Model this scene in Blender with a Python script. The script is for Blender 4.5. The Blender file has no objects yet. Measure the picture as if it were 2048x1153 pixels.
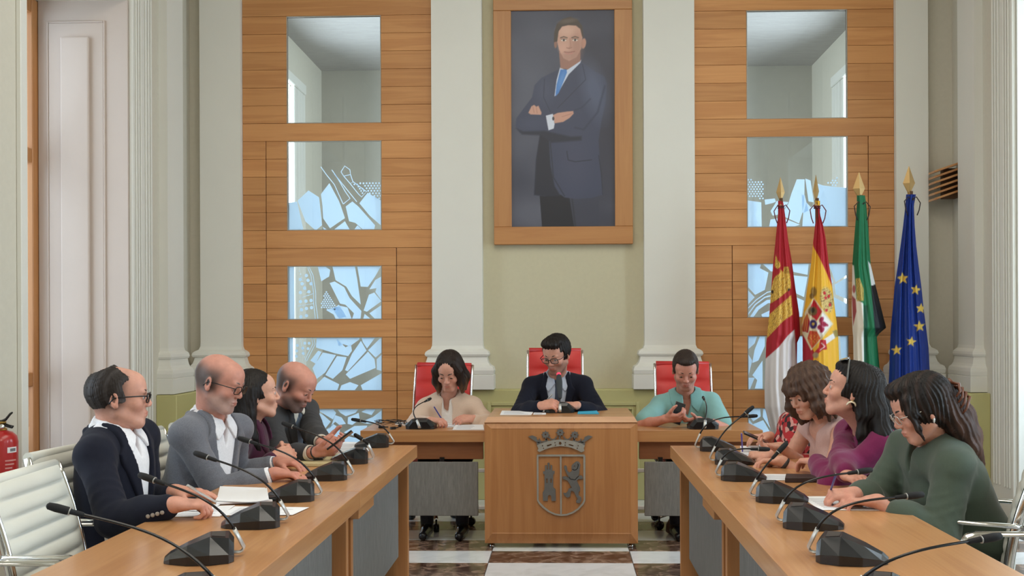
import bpy, bmesh, math, random
import numpy as np
from mathutils import Vector, Matrix
from mathutils.geometry import tessellate_polygon
random.seed(7); np.random.seed(7)
C = bpy.context.scene.collection
SC = bpy.context.scene
PI = math.pi
# ------------------------------------------------------------------ camera
FPX, CX, CY, YAW, ROLL, HC = 2000.0, 1070.0, 655.0, math.radians(1.6), math.radians(.23), 1.41
_F = np.array([-math.sin(YAW), math.cos(YAW), 0]); _R0 = np.array([math.cos(YAW), math.sin(YAW), 0]); _U0 = np.array([0, 0, 1.])
_R = _R0*math.cos(ROLL)-_U0*math.sin(ROLL); _U = _U0*math.cos(ROLL)+_R0*math.sin(ROLL)
def _ray(px, py, i, v):
    d = _F+_R*(px-CX)/FPX-_U*(py-CY)/FPX
    c = np.array([0, 0, HC]); return c+d*(v-c[i])/d[i]
def PX(px, py, v): return _ray(px, py, 0, v)
def PY(px, py, v): return _ray(px, py, 1, v)
def PZ(px, py, v): return _ray(px, py, 2, v)
cd = bpy.data.cameras.new('camera'); cam = bpy.data.objects.new('camera', cd); C.objects.link(cam)
cd.sensor_fit = 'HORIZONTAL'; cd.sensor_width = 36; cd.lens = 36*FPX/2048
cd.shift_x = -(CX-1024)/2048; cd.shift_y = (CY-576.5)/2048; cd.clip_start = .05; cd.clip_end = 100
cam.matrix_world = Matrix(((_R[0], _U[0], -_F[0], 0), (_R[1], _U[1], -_F[1], 0), (_R[2], _U[2], -_F[2], HC), (0, 0, 0, 1)))
SC.camera = cam
# ------------------------------------------------------------------ world, lights, exposure
w = bpy.data.worlds.new('world'); SC.world = w; w.use_nodes = True
w.node_tree.nodes['Background'].inputs[0].default_value = (.62, .8, 1, 1)
w.node_tree.nodes['Background'].inputs[1].default_value = 2.6
SC.view_settings.view_transform = 'Standard'; SC.view_settings.look = 'None'
SC.view_settings.gamma = 1; SC.view_settings.use_curve_mapping = False
SC.view_settings.exposure = 0.14
def area(name, loc, direction, sx, sy, power, col):
    l = bpy.data.lights.new(name, 'AREA'); l.shape = 'RECTANGLE'; l.size = sx; l.size_y = sy; l.energy = power; l.color = col
    o = bpy.data.objects.new(name, l); C.objects.link(o); o.location = loc
    o.rotation_euler = Vector(direction).to_track_quat('-Z', 'Y').to_euler(); return o
SKYC = (.80, .90, 1.0); WARM = (1, .93, .82)
XL, XR, YB, ZT = -3.12, 3.20, 8.30, 5.3            # inner faces of the hall
for i, y in enumerate((6.41, 3.1, -.2)):
    area('window_light', (XL-.80, y, 2.2), (1, 0, 0), 1.35, 3.2, (22, 52, 52)[i], SKYC)
for i, y in enumerate((6.43, 3.1, -.2)):
    area('window_light', (XR+.80, y, 2.2), (-1, 0, 0), 1.35, 3.2, (85, 100, 100)[i], (.74, .88, 1.0))
for s in (-1, 1):
    area('window_light', (.04+s*3.6, 10.7, 2.4), (-s, 0, 0), 1.3, 3.6, 240, (.74, .87, 1.0))
area('ceiling_fill_light', (0, 3.4, 5.2), (0, 0, -1), 2.4, 4.5, 105, WARM)  # added soft warm fill under the ceiling, no fixture there
area('ceiling_fill_light', (0, -1.2, 5.0), (0, .6, -1), 2.0, 2.0, 75, WARM)  # second added fill, tilted towards the head of the room
# ------------------------------------------------------------------ helpers
def srgb(r, g, b):
    f = lambda c: (c/255/12.92 if c/255 <= .04045 else ((c/255+.055)/1.055)**2.4)
    return (f(r), f(g), f(b), 1)
def srgb_np(a):
    a = np.asarray(a, float)/255
    return np.where(a <= .04045, a/12.92, ((a+.055)/1.055)**2.4)
def mat(name, col, rough=.5, metal=0, var=0, vscale=8, stretch=(1, 1, 1), bump=0, bscale=60, spec=.5, attr=None, objvar=0, sheen=0, sss=0, coat=0):
    m = bpy.data.materials.new(name); m.use_nodes = True
    nt = m.node_tree; b = nt.nodes['Principled BSDF']
    b.inputs['Roughness'].default_value = rough; b.inputs['Metallic'].default_value = metal
    b.inputs['Specular IOR Level'].default_value = spec
    b.inputs['Base Color'].default_value = col
    if sheen: b.inputs['Sheen Weight'].default_value = sheen
    if coat: b.inputs['Coat Weight'].default_value = coat; b.inputs['Coat Roughness'].default_value = .12
    if sss:
        b.inputs['Subsurface Weight'].default_value = sss; b.inputs['Subsurface Radius'].default_value = (.012, .005, .003); b.inputs['Subsurface Scale'].default_value = .6
    src = None
    if attr:
        a = nt.nodes.new('ShaderNodeAttribute'); a.attribute_name = attr; src = a.outputs['Color']
    tc = nt.nodes.new('ShaderNodeTexCoord'); mp = nt.nodes.new('ShaderNodeMapping'); mp.inputs['Scale'].default_value = stretch
    nt.links.new(tc.outputs['Object'], mp.inputs['Vector'])
    if objvar:
        oi = nt.nodes.new('ShaderNodeObjectInfo'); ml = nt.nodes.new('ShaderNodeVectorMath'); ml.operation = 'ADD'
        sc = nt.nodes.new('ShaderNodeVectorMath'); sc.operation = 'SCALE'; sc.inputs[0].default_value = (37, 53, 71)
        nt.links.new(oi.outputs['Random'], sc.inputs['Scale']); nt.links.new(tc.outputs['Object'], ml.inputs[0]); nt.links.new(sc.outputs[0], ml.inputs[1])
        nt.links.new(ml.outputs[0], mp.inputs['Vector'])
    if var:
        n = nt.nodes.new('ShaderNodeTexNoise'); n.inputs['Scale'].default_value = vscale; n.inputs['Detail'].default_value = 5; n.inputs['Roughness'].default_value = .6
        nt.links.new(mp.outputs[0], n.inputs['Vector'])
        r = nt.nodes.new('ShaderNodeMapRange'); r.inputs[1].default_value = .25; r.inputs[2].default_value = .75; r.inputs[3].default_value = 1-var; r.inputs[4].default_value = 1+var
        nt.links.new(n.outputs['Fac'], r.inputs[0])
        val = r.outputs[0]
        if objvar:
            r2 = nt.nodes.new('ShaderNodeMapRange'); r2.inputs[3].default_value = 1-objvar; r2.inputs[4].default_value = 1+objvar
            nt.links.new(oi.outputs['Random'], r2.inputs[0])
            mm = nt.nodes.new('ShaderNodeMath'); mm.operation = 'MULTIPLY'; nt.links.new(val, mm.inputs[0]); nt.links.new(r2.outputs[0], mm.inputs[1]); val = mm.outputs[0]
        mx = nt.nodes.new('ShaderNodeVectorMath'); mx.operation = 'SCALE'
        if src: nt.links.new(src, mx.inputs[0])
        else: mx.inputs[0].default_value = col[:3]
        nt.links.new(val, mx.inputs['Scale']); src = mx.outputs[0]
    if src: nt.links.new(src, b.inputs['Base Color'])
    if bump:
        n2 = nt.nodes.new('ShaderNodeTexNoise'); n2.inputs['Scale'].default_value = bscale; n2.inputs['Detail'].default_value = 3
        nt.links.new(mp.outputs[0], n2.inputs['Vector'])
        bp = nt.nodes.new('ShaderNodeBump'); bp.inputs['Strength'].default_value = bump; bp.inputs['Distance'].default_value = .002
        nt.links.new(n2.outputs['Fac'], bp.inputs['Height']); nt.links.new(bp.outputs[0], b.inputs['Normal'])
    return m
def wood(name, c1, c2, axis, rough=.38, objvar=.12, sc=1.0, coat=.0):
    m = bpy.data.materials.new(name); m.use_nodes = True; nt = m.node_tree; b = nt.nodes['Principled BSDF']; L = nt.links.new
    b.inputs['Roughness'].default_value = rough
    if coat: b.inputs['Coat Weight'].default_value = coat; b.inputs['Coat Roughness'].default_value = .15
    tc = nt.nodes.new('ShaderNodeTexCoord'); oi = nt.nodes.new('ShaderNodeObjectInfo')
    s = nt.nodes.new('ShaderNodeVectorMath'); s.operation = 'SCALE'; s.inputs[0].default_value = (31, 47, 59); L(oi.outputs['Random'], s.inputs['Scale'])
    a = nt.nodes.new('ShaderNodeVectorMath'); L(tc.outputs['Object'], a.inputs[0]); L(s.outputs[0], a.inputs[1])
    def mapped(v):
        mp = nt.nodes.new('ShaderNodeMapping'); mp.inputs['Scale'].default_value = v; L(a.outputs[0], mp.inputs['Vector']); return mp.outputs[0]
    e = [9*sc]*3; e[axis] = .55*sc
    n1 = nt.nodes.new('ShaderNodeTexNoise'); n1.inputs['Scale'].default_value = 1.6; n1.inputs['Detail'].default_value = 4; n1.inputs['Distortion'].default_value = .8; L(mapped(e), n1.inputs['Vector'])
    e2 = [130*sc]*3; e2[axis] = 3*sc
    n2 = nt.nodes.new('ShaderNodeTexNoise'); n2.inputs['Scale'].default_value = 1; n2.inputs['Detail'].default_value = 2; L(mapped(e2), n2.inputs['Vector'])
    wv = nt.nodes.new('ShaderNodeMath'); wv.operation = 'SINE'; ml = nt.nodes.new('ShaderNodeMath'); ml.operation = 'MULTIPLY'; ml.inputs[1].default_value = 26; L(n1.outputs['Fac'], ml.inputs[0]); L(ml.outputs[0], wv.inputs[0])
    m1 = nt.nodes.new('ShaderNodeMath'); m1.operation = 'MULTIPLY_ADD'; m1.inputs[1].default_value = .07; L(wv.outputs[0], m1.inputs[0]); L(n1.outputs['Fac'], m1.inputs[2])
    m2 = nt.nodes.new('ShaderNodeMath'); m2.operation = 'MULTIPLY_ADD'; m2.inputs[1].default_value = .35; L(n2.outputs['Fac'], m2.inputs[0]); L(m1.outputs[0], m2.inputs[2])
    cr = nt.nodes.new('ShaderNodeValToRGB'); cr.color_ramp.elements[0].position = .35; cr.color_ramp.elements[1].position = .95
    cr.color_ramp.elements[0].color = c2; cr.color_ramp.elements[1].color = c1; L(m2.outputs[0], cr.inputs[0])
    r2 = nt.nodes.new('ShaderNodeMapRange'); r2.inputs[3].default_value = 1-objvar; r2.inputs[4].default_value = 1+objvar; L(oi.outputs['Random'], r2.inputs[0])
    o = nt.nodes.new('ShaderNodeVectorMath'); o.operation = 'SCALE'; L(cr.outputs[0], o.inputs[0]); L(r2.outputs[0], o.inputs['Scale'])
    L(o.outputs[0], b.inputs['Base Color'])
    bp = nt.nodes.new('ShaderNodeBump'); bp.inputs['Strength'].default_value = .15; bp.inputs['Distance'].default_value = .001; L(n2.outputs['Fac'], bp.inputs['Height']); L(bp.outputs[0], b.inputs['Normal'])
    return m
def tag(o, label=None, cat=None, group=None, kind=None):
    if label: o['label'] = label
    if cat: o['category'] = cat
    if group: o['group'] = group
    if kind: o['kind'] = kind
    return o
def empty(name, loc=(0, 0, 0), rz=0, label=None, cat=None, group=None, kind=None):
    o = bpy.data.objects.new(name, None); C.objects.link(o); o.location = loc; o.rotation_euler = (0, 0, rz); o.empty_display_size = .1
    return tag(o, label, cat, group, kind)
def link(name, me, m=None, parent=None, loc=None, rot=None):
    if m is not None:
        for x in (m if isinstance(m, (list, tuple)) else [m]): me.materials.append(x)
    o = bpy.data.objects.new(name, me); C.objects.link(o)
    if parent is not None: o.parent = parent
    if loc is not None: o.location = loc
    if rot is not None: o.rotation_euler = rot
    return o
def mesh_np(name, V, Fq, smooth=True, col=None):
    """mesh from numpy verts and faces (n x 3 or n x 4)"""
    me = bpy.data.meshes.new(name); V = np.asarray(V, np.float32); Fq = np.asarray(Fq, np.int32); k = Fq.shape[1]
    me.vertices.add(len(V)); me.vertices.foreach_set('co', V.ravel())
    me.loops.add(Fq.size); me.loops.foreach_set('vertex_index', Fq.ravel())
    me.polygons.add(len(Fq)); me.polygons.foreach_set('loop_start', np.arange(0, Fq.size, k, dtype=np.int32))
    me.update(calc_edges=True)
    if smooth: me.polygons.foreach_set('use_smooth', np.ones(len(Fq), bool))
    if col is not None:
        a = me.color_attributes.new('Col', 'FLOAT_COLOR', 'POINT'); c4 = np.ones((len(V), 4), np.float32); c4[:, :3] = col; a.data.foreach_set('color', c4.ravel())
    me.validate(); return me
class MB:
    """collects primitive shapes into ONE mesh"""
    def __init__(s): s.bm = bmesh.new()
    def box(s, lo, hi, ch=0, seg=1, rot=None, piv=None):
        b2 = bmesh.new(); bmesh.ops.create_cube(b2, size=1)
        lo = np.minimum(lo, hi).astype(float) if False else np.array(lo, float); hi = np.array(hi, float); d = hi-lo; c = (hi+lo)/2
        for v in b2.verts: v.co = Vector((v.co.x*d[0], v.co.y*d[1], v.co.z*d[2]))
        if ch: bmesh.ops.bevel(b2, geom=b2.edges[:], offset=ch, segments=seg, affect='EDGES', profile=.6)
        for v in b2.verts: v.co = v.co+Vector(c)
        if rot is not None:
            pv = Vector(piv if piv is not None else c)
            for v in b2.verts: v.co = rot @ (v.co-pv)+pv
        s._merge(b2); return s
    def _merge(s, b2, smooth=False):
        mp = {v: s.bm.verts.new(v.co) for v in b2.verts}
        for f in b2.faces:
            try:
                g = s.bm.faces.new([mp[v] for v in f.verts]); g.smooth = f.smooth or smooth; g.material_index = f.material_index
            except ValueError: pass
        b2.free()
    def tube(s, pts, r, n=8, cap=True, smooth=True, flat=None):
        pts = [Vector(p) for p in pts]; m = len(pts); rs = r if isinstance(r, (list, tuple, np.ndarray)) else [r]*m
        rings = []; nrm = None
        for i, p in enumerate(pts):
            t = (pts[min(i+1, m-1)]-pts[max(i-1, 0)]); t = t.normalized() if t.length > 1e-9 else Vector((0, 0, 1))
            if nrm is None: nrm = t.orthogonal().normalized() if flat is None else (Vector(flat)-t*t.dot(Vector(flat))).normalized()
            else:
                nrm = nrm-t*nrm.dot(t); nrm = nrm.normalized() if nrm.length > 1e-6 else t.orthogonal().normalized()
            bn = t.cross(nrm); q = rs[i]; q = q if isinstance(q, (list, tuple)) else (q, q)
            rings.append([s.bm.verts.new(p+nrm*(q[0]*math.cos(2*PI*k/n))+bn*(q[1]*math.sin(2*PI*k/n))) for k in range(n)])
        for a, b in zip(rings, rings[1:]):
            for k in range(n):
                f = s.bm.faces.new((a[k], a[(k+1) % n], b[(k+1) % n], b[k])); f.smooth = smooth
        if cap:
            s.bm.faces.new(rings[0][::-1]); s.bm.faces.new(rings[-1])
        return s
    def lathe(s, prof, c=(0, 0, 0), n=20, smooth=True, sx=1, sy=1, axis=None):
        c = Vector(c); rot = axis.to_track_quat('Z', 'Y') if axis is not None else None
        rings = []
        for r, z in prof:
            ring = []
            for k in range(n):
                v = Vector((r*sx*math.cos(2*PI*k/n), r*sy*math.sin(2*PI*k/n), z))
                if rot: v = rot @ v
                ring.append(s.bm.verts.new(c+v))
            rings.append(ring)
        for a, b in zip(rings, rings[1:]):
            for k in range(n):
                f = s.bm.faces.new((a[k], a[(k+1) % n], b[(k+1) % n], b[k])); f.smooth = smooth
        s.bm.faces.new(rings[0][::-1]); s.bm.faces.new(rings[-1]); return s
    def prism(s, poly, o, ux, uy, depth, holes=()):
        """2-D polygon (with holes) in the plane o + x*ux + y*uy, extruded along ux x uy"""
        o, ux, uy = Vector(o), Vector(ux), Vector(uy); nz = ux.cross(uy).normalized()*depth
        loops = [list(poly)]+[list(h) for h in holes]
        tri = tessellate_polygon([[Vector((p[0], p[1], 0)) for p in l] for l in loops]); flat = [p for l in loops for p in l]
        A = [s.bm.verts.new(o+ux*p[0]+uy*p[1]) for p in flat]
        B = [s.bm.verts.new(o+ux*p[0]+uy*p[1]+nz) for p in flat] if depth else None
        for t in tri:
            try: s.bm.faces.new([(B or A)[i] for i in t])
            except ValueError: pass
            if B:
                try: s.bm.faces.new([A[i] for i in t[::-1]])
                except ValueError: pass
        if B:
            k = 0
            for l in loops:
                n = len(l)
                for i in range(n):
                    try: s.bm.faces.new((A[k+i], A[k+(i+1) % n], B[k+(i+1) % n], B[k+i]))
                    except ValueError: pass
                k += n
        return s
    def loft(s, rings, cap=True, smooth=False):
        R = [[s.bm.verts.new(Vector(p)) for p in r] for r in rings]; n = len(R[0])
        for a, b in zip(R, R[1:]):
            for k in range(n):
                f = s.bm.faces.new((a[k], a[(k+1) % n], b[(k+1) % n], b[k])); f.smooth = smooth
        if cap: s.bm.faces.new(R[0][::-1]); s.bm.faces.new(R[-1])
        return s
    def grid(s, fn, nu, nv, smooth=True):
        V = [[s.bm.verts.new(Vector(fn(i/nu, j/nv))) for j in range(nv+1)] for i in range(nu+1)]
        for i in range(nu):
            for j in range(nv):
                f = s.bm.faces.new((V[i][j], V[i+1][j], V[i+1][j+1], V[i][j+1])); f.smooth = smooth
        return s
    def mesh(s, name='mesh'):
        bmesh.ops.recalc_face_normals(s.bm, faces=s.bm.faces[:])
        me = bpy.data.meshes.new(name); s.bm.to_mesh(me); s.bm.free(); return me
    def build(s, name, m, parent=None, loc=None, rot=None): return link(name, s.mesh(name), m, parent, loc, rot)
def copy_tree(o, parent=None):
    c = o.copy(); C.objects.link(c)
    if parent is not None: c.parent = parent
    for ch in list(o.children): copy_tree(ch, c)
    return c
def bez(p0, p1, p2, p3, n=14):
    p0, p1, p2, p3 = map(lambda p: np.array(p, float), (p0, p1, p2, p3)); out = []
    for i in range(n+1):
        t = i/n; out.append(p0*(1-t)**3+3*p1*t*(1-t)**2+3*p2*t*t*(1-t)+p3*t**3)
    return out
# ------------------------------------------------------------------ materials
M = {}
M['oakH'] = wood('oak_wall', srgb(208, 150, 94), srgb(184, 124, 72), 0, .42, .09)
M['oakV'] = wood('oak_desk', srgb(192, 134, 82), srgb(170, 112, 64), 2, .42, .04)
M['oakY'] = wood('oak_table', srgb(200, 148, 98), srgb(176, 122, 76), 1, .34, .05, coat=.35)
M['oakX'] = wood('oak_wing', srgb(194, 142, 92), srgb(172, 116, 70), 0, .36, .05, coat=.3)
M['white'] = mat('white_paint', srgb(222, 220, 211), .6, var=.02, vscale=2)
M['wallc'] = mat('olive_cream_wall', srgb(200, 193, 164), .8, var=.03, vscale=30, bump=.25, bscale=260)
M['wallg'] = mat('grey_cream_wall', srgb(206, 200, 184), .8, var=.03, vscale=30, bump=.2, bscale=260)
M['dado'] = mat('olive_dado', srgb(188, 182, 126), .6, var=.03, vscale=4)
M['jamb'] = mat('pinkish_jamb', srgb(196, 180, 168), .7, var=.02, vscale=3)
M['ceil'] = mat('ceiling', srgb(168, 164, 160), .9, var=.12, vscale=6, stretch=(1, 9, 1), bump=.3)
M['plaster'] = mat('hall_paint', srgb(226, 221, 205), .85)
M['fabric'] = mat('grey_weave', srgb(122, 120, 116), .9, var=.22, vscale=120, stretch=(1, 1, .12), bump=.3, bscale=300)
M['black'] = mat('black_plastic', srgb(24, 25, 28), .24, var=.08)
M['blackm'] = mat('black_foam', srgb(20, 20, 22), .8)
M['chrome'] = mat('chrome', srgb(225, 225, 222), .14, 1)
M['steel'] = mat('brushed_steel', srgb(172, 168, 160), .4, .55, var=.08, vscale=40)
M['silver'] = mat('silver_bracket', srgb(205, 204, 200), .38, .6)
M['paper'] = mat('paper', srgb(236, 236, 238), .8)
M['whiteleather'] = mat('white_leather', srgb(214, 214, 204), .42, var=.03, vscale=5, bump=.1, bscale=200)
M['redleather'] = mat('red_leather', srgb(196, 40, 36), .45, var=.05, vscale=5, bump=.1, bscale=200)
M['gold'] = mat('gold', srgb(172, 140, 90), .42, .6)
M['brass'] = mat('brass', srgb(176, 140, 70), .35, .9)
def attr_mat(name, rough=.7, **k): return mat(name, (1, 1, 1, 1), rough, attr='Col', **k)
# ------------------------------------------------------------------ floor and shell
fl = tag(MB().box((-6, -3.5, -.12), (6, 13.4, -.006)).build('floor', mat('screed', srgb(70, 60, 52), .5)), kind='structure')
def marble(name, c1, c2, sc):
    m = bpy.data.materials.new(name); m.use_nodes = True; nt = m.node_tree; b = nt.nodes['Principled BSDF']; L = nt.links.new
    b.inputs['Roughness'].default_value = .16
    tc = nt.nodes.new('ShaderNodeTexCoord'); n = nt.nodes.new('ShaderNodeTexNoise'); n.inputs['Scale'].default_value = sc; n.inputs['Detail'].default_value = 8; n.inputs['Distortion'].default_value = 1.6
    L(tc.outputs['Object'], n.inputs['Vector']); cr = nt.nodes.new('ShaderNodeValToRGB'); cr.color_ramp.elements[0].position = .42; cr.color_ramp.elements[1].position = .72
    cr.color_ramp.elements[0].color = c1; cr.color_ramp.elements[1].color = c2; L(n.outputs['Fac'], cr.inputs[0]); L(cr.outputs[0], b.inputs['Base Color']); return m
MW = marble('white_marble', srgb(226, 228, 230), srgb(205, 208, 210), 5); MBr = marble('brown_marble', srgb(70, 48, 40), srgb(168, 140, 122), 9)
tw, td = .865, .32
y0t = PZ(1120, 1126.8, 0)[1]; x0t = PZ(977, 1126.8, 0)[0]
me_w = MB().box((0, 0, -.02), (tw-.004, td-.004, 0), .0015).mesh(); me_b = me_w.copy(); me_w.materials.append(MW); me_b.materials.append(MBr)
for i in range(-4, 4):
    for j in range(-15, 9):
        y = y0t+j*td
        if y+td > 8.24 or y < 1: continue
        o = bpy.data.objects.new('tile', me_b if (i+j) % 2 == 0 else me_w); C.objects.link(o); o.parent = fl; o.location = (x0t+i*tw, y, 0)
tag(MB().box((-6, -3.5, ZT), (6, 8.3, ZT+.1)).build('ceiling', M['plaster']), kind='structure')
tag(MB().box((-6, -3.6, 0), (6, -3.5, ZT)).build('wall_front', M['plaster']), kind='structure')
ZSOF = PY(150, 3, 7.12)[2]                       # soffit of the deep openings
WINS = []
OPN = {'left': [(5.70, 7.12), (2.4, 3.8), (-.9, .5)], 'right': [(5.72, 7.14), (2.4, 3.8), (-.9, .5)]}
DEP = .75
for side, X, s in (('left', XL, -1), ('right', XR, 1)):
    wl = MB(); ys = [-3.5]
    for a, b in sorted(OPN[side]): ys += [a, b]
    ys.append(8.6)
    for k in range(0, len(ys), 2): wl.box((min(X, X+s*DEP), ys[k], 0), (max(X, X+s*DEP), ys[k+1], ZT))
    for a, b in OPN[side]: wl.box((min(X, X+s*DEP), a, ZSOF), (max(X, X+s*DEP), b, ZT))
    W_ = tag(wl.build('wall_'+side, M['wallg']), kind='structure')
    # fluted casings beside the openings
    for a, b in OPN[side]:
        for y, d in ((b, 1), (a, -1)):
            cs = MB(); wd = .34 if d > 0 else .07
            y1 = y+d*wd
            cs.box((min(X, X-s*.03), min(y, y1), 0), (max(X, X-s*.03), max(y, y1), ZT-.6), .004)
            if d > 0:
                for q in (.035, .075, .115, .2, .25, .295):
                    cs.box((min(X-s*.03, X-s*.042), y+q, .25), (max(X-s*.03, X-s*.042), y+q+.018, ZT-.62), .004)
            cs.build('casing', M['white'], W_)
        # splay panel on the far jamb, framed mouldings
    # window joinery at the outer end of each opening
    for n, (a, b) in enumerate(OPN[side]):
        xo = X+s*(DEP-.06)
        wn = MB()
        for y in (a, b-.09, (a+b)/2-.045): wn.box((xo-.035, y, 0), (xo+.035, y+.09, ZSOF), .006)
        for z in (0, 1.0, 2.6, ZSOF-.1): wn.box((xo-.03, a+.09, z), (xo+.03, b-.09, z+.1), .006)
        wo = tag(wn.build('window_%d' % (n+1+(3 if s > 0 else 0)), M['oakV'] if s < 0 else M['white']), kind='structure'); WINS.append((wo, xo, a, b))
for side, X, s in (('left', XL, -1),):
    a, b = OPN[side][0]; yj = b
    # jamb lining, with nested raised frames, facing the hall's camera side
    jm = tag(MB().box((X-DEP+.1, yj-.02, 0), (X, yj+.001, ZSOF)).build('trim_1', M['jamb']), kind='structure')
    x0, z0 = PY(97, 45, yj)[[0, 2]]; x1 = PY(213, 45, yj)[0]
    def frame(x0, x1, z0, z1, wd, dp, name):
        f = MB()
        for (lo, hi) in (((x0, z0), (x0+wd, z1)), ((x1-wd, z0), (x1, z1)), ((x0+wd, z1-wd), (x1-wd, z1)), ((x0+wd, z0), (x1-wd, z0+wd))):
            f.box((lo[0], yj-.02-dp, lo[1]), (hi[0], yj-.018, hi[1]), min(.004, dp*.4))
        f.build(name, M['jamb'], jm)
    frame(x0, x1, .3, z0, .012, .012, 'moulding')
    MB().box((x0+.012, yj-.027, .31), (x1-.012, yj-.018, z0-.012), .004).build('panel', M['jamb'], jm)
    a0, c0 = PY(127, 78, yj)[[0, 2]]; a1 = PY(183, 78, yj)[0]
    MB().box((a0, yj-.052, .4), (a1, yj-.025, c0), .01, 2).build('panel', M['jamb'], jm)
jr = tag(MB().box((XR, OPN['right'][0][1]-.02, 0), (XR+DEP-.1, OPN['right'][0][1]+.001, ZSOF)).build('trim_2', M['white']), kind='structure')
# ------------------------------------------------------------------ back wall
ZB = 4.75
cw = MB().box((-1.075, YB, 0), (1.085, YB+.2, ZB)); cr_w = MB().box((-3.3, YB, 0), (-2.66, YB+.2, ZB)).box((2.71, YB, 0), (3.4, YB+.2, ZB))
tag(cr_w.build('wall_back_corners', M['wallg']), kind='structure')
cw.box((-6, YB, ZB), (6, YB+.2, ZT+.1))
bw = tag(cw.build('wall_back', M['wallc']), kind='structure')
def ring(x0, x1, yf, yb, off, z): return [(x0-off, yf-off, z), (x1+off, yf-off, z), (x1+off, yb, z), (x0-off, yb, z)]
BASE = [(.905, .098), (1.02, .098), (1.024, .088), (1.03, .094), (1.06, .098), (1.085, .09), (1.094, .078), (1.10, .066), (1.12, .05), (1.15, .04), (1.17, .036), (1.175, .048), (1.19, .056), (1.21, .05), (1.222, .036), (1.235, .012), (1.26, .002), (1.30, 0)]
def pilaster(x0, x1, yf, yb, n, ztop=4.9):
    p = MB().loft([ring(x0, x1, yf, yb, o, z) for z, o in BASE]+[ring(x0, x1, yf, yb, 0, ztop)])
    t = tag(p.build('trim_%d' % n, M['white']), kind='structure'); return t
Yp = 8.2
for n, (x0, x1) in enumerate(((-1.075, -.66), (.668, 1.082), (-3.0, -2.66), (2.712, 2.97))):
    pilaster(x0, x1, Yp, YB, 10+n)
# pilasters standing on the side walls
def side_pilaster(X, s, y0, y1, n):
    xf = X-s*.065
    def rg(o, z):
        a, b = (X, xf-s*o); lo, hi = min(a, b), max(a, b)
        return [(lo, y0-o, z), (hi, y0-o, z), (hi, y1+o, z), (lo, y1+o, z)]
    tag(MB().loft([rg(o*.62, z) for z, o in BASE]+[rg(0, 4.9)]).build('trim_%d' % n, M['white']), kind='structure')
side_pilaster(XL, -1, 7.66, 7.98, 15); side_pilaster(XR, 1, 7.70, 8.02, 16)
# dado: olive plinth wall under the pilasters, with a framed panel
dd = MB().box((-1.19, YB-.145, 0), (1.19, YB, .90), .006)
dd.box((-3.12, YB-.19, 0), (-2.55, YB, .90), .006).box((2.6, YB-.19, 0), (3.2, YB, .90), .006)
for s, X in ((-1, XL), (1, XR)): dd.box((min(X, X-s*.16), 7.58, 0), (max(X, X-s*.16), 8.3, .90), .006)
dado = tag(dd.build('baseboard_back', M['dado']), kind='structure')
for x0, x1 in ((-.62, .62),):
    for k, (q, wd) in enumerate(((0, .03), (.05, .014))):
        f = MB(); z0, z1 = .22+q, .80-q; a0, a1 = x0+q, x1-q; y = YB-.145
        for lo, hi in (((a0, z0), (a0+wd, z1)), ((a1-wd, z0), (a1, z1)), ((a0+wd, z1-wd), (a1-wd, z1)), ((a0+wd, z0), (a1-wd, z0+wd))):
            f.box((lo[0], y-.014, lo[1]), (hi[0], y+.002, hi[1]), .004)
        f.build('moulding', M['dado'], dado)
# oak panelling: each plank its own piece
PIT, ZTOP = .1484, 4.004
def zrow(k): return ZTOP-PIT*k
def panelling(name, x0, x1, wl, wr, sL, sR, mirror):
    base = MB()
    # core board behind the planks, with the window holes left open
    def strip(a, b, z0, z1): base.box((a, Yp+.075, z0), (b, Yp+.10, z1))
    win = [(0, 6), (7, 12), (14, 17), (18, 21), (22, 25)]
    strip(x0, wl, .0, ZB); strip(wr, x1, 0, ZB); zc = ZB
    for a, b in win:
        strip(wl, wr, zrow(a), zc); zc = zrow(b)
    strip(wl, wr, 0, zc)
    o = tag(base.build(name, mat('joint_dark', srgb(74, 46, 26), .9)), kind='structure')  # dark brown board that shows in the plank joints
    isw = lambda k: any(a <= k < b for a, b in win)
    for k in range(-5, 27):
        z1, z0 = zrow(k), max(zrow(k+1), .02)
        cuts = [x0]
        lo_seam = (k >= 7) if not mirror else (k >= 13)
        hi_seam = (k >= 13) if not mirror else (k >= 7)
        if lo_seam: cuts.append(sL)
        if isw(k): cuts += [wl, None, wr]
        if hi_seam: cuts.append(sR)
        cuts.append(x1)
        prev = cuts[0]; skip = False
        for c in cuts[1:]:
            if c is None: skip = True; continue
            if not skip:
                g = .0022; gl = g+.002 if abs(prev-sL) < .01 or abs(prev-sR) < .01 else g*.6
                yy = Yp+.05+random.uniform(0, .0025)
                b = MB().box((prev+gl, yy, z0+g*.5), (c-g*.6, Yp+.075, z1-g*.5), .0015)
                me = b.mesh('plank'); cx_, cz = (prev+c)/2, (z0+z1)/2
                for v in me.vertices: v.co -= Vector((cx_, Yp, cz))
                link('plank', me, M['oakH'], o, (cx_, Yp, cz))
            prev = c; skip = False
    return o, [(wl, wr, zrow(b), zrow(a)) for a, b in win]
pl, winL = panelling('wall_back_left', -2.66, -1.075, -2.287, -1.50, -2.465, -1.378, False)
pr, winR = panelling('wall_back_right', 1.082, 2.712, 1.515, 2.335, 1.39, 2.50, True)
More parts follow.
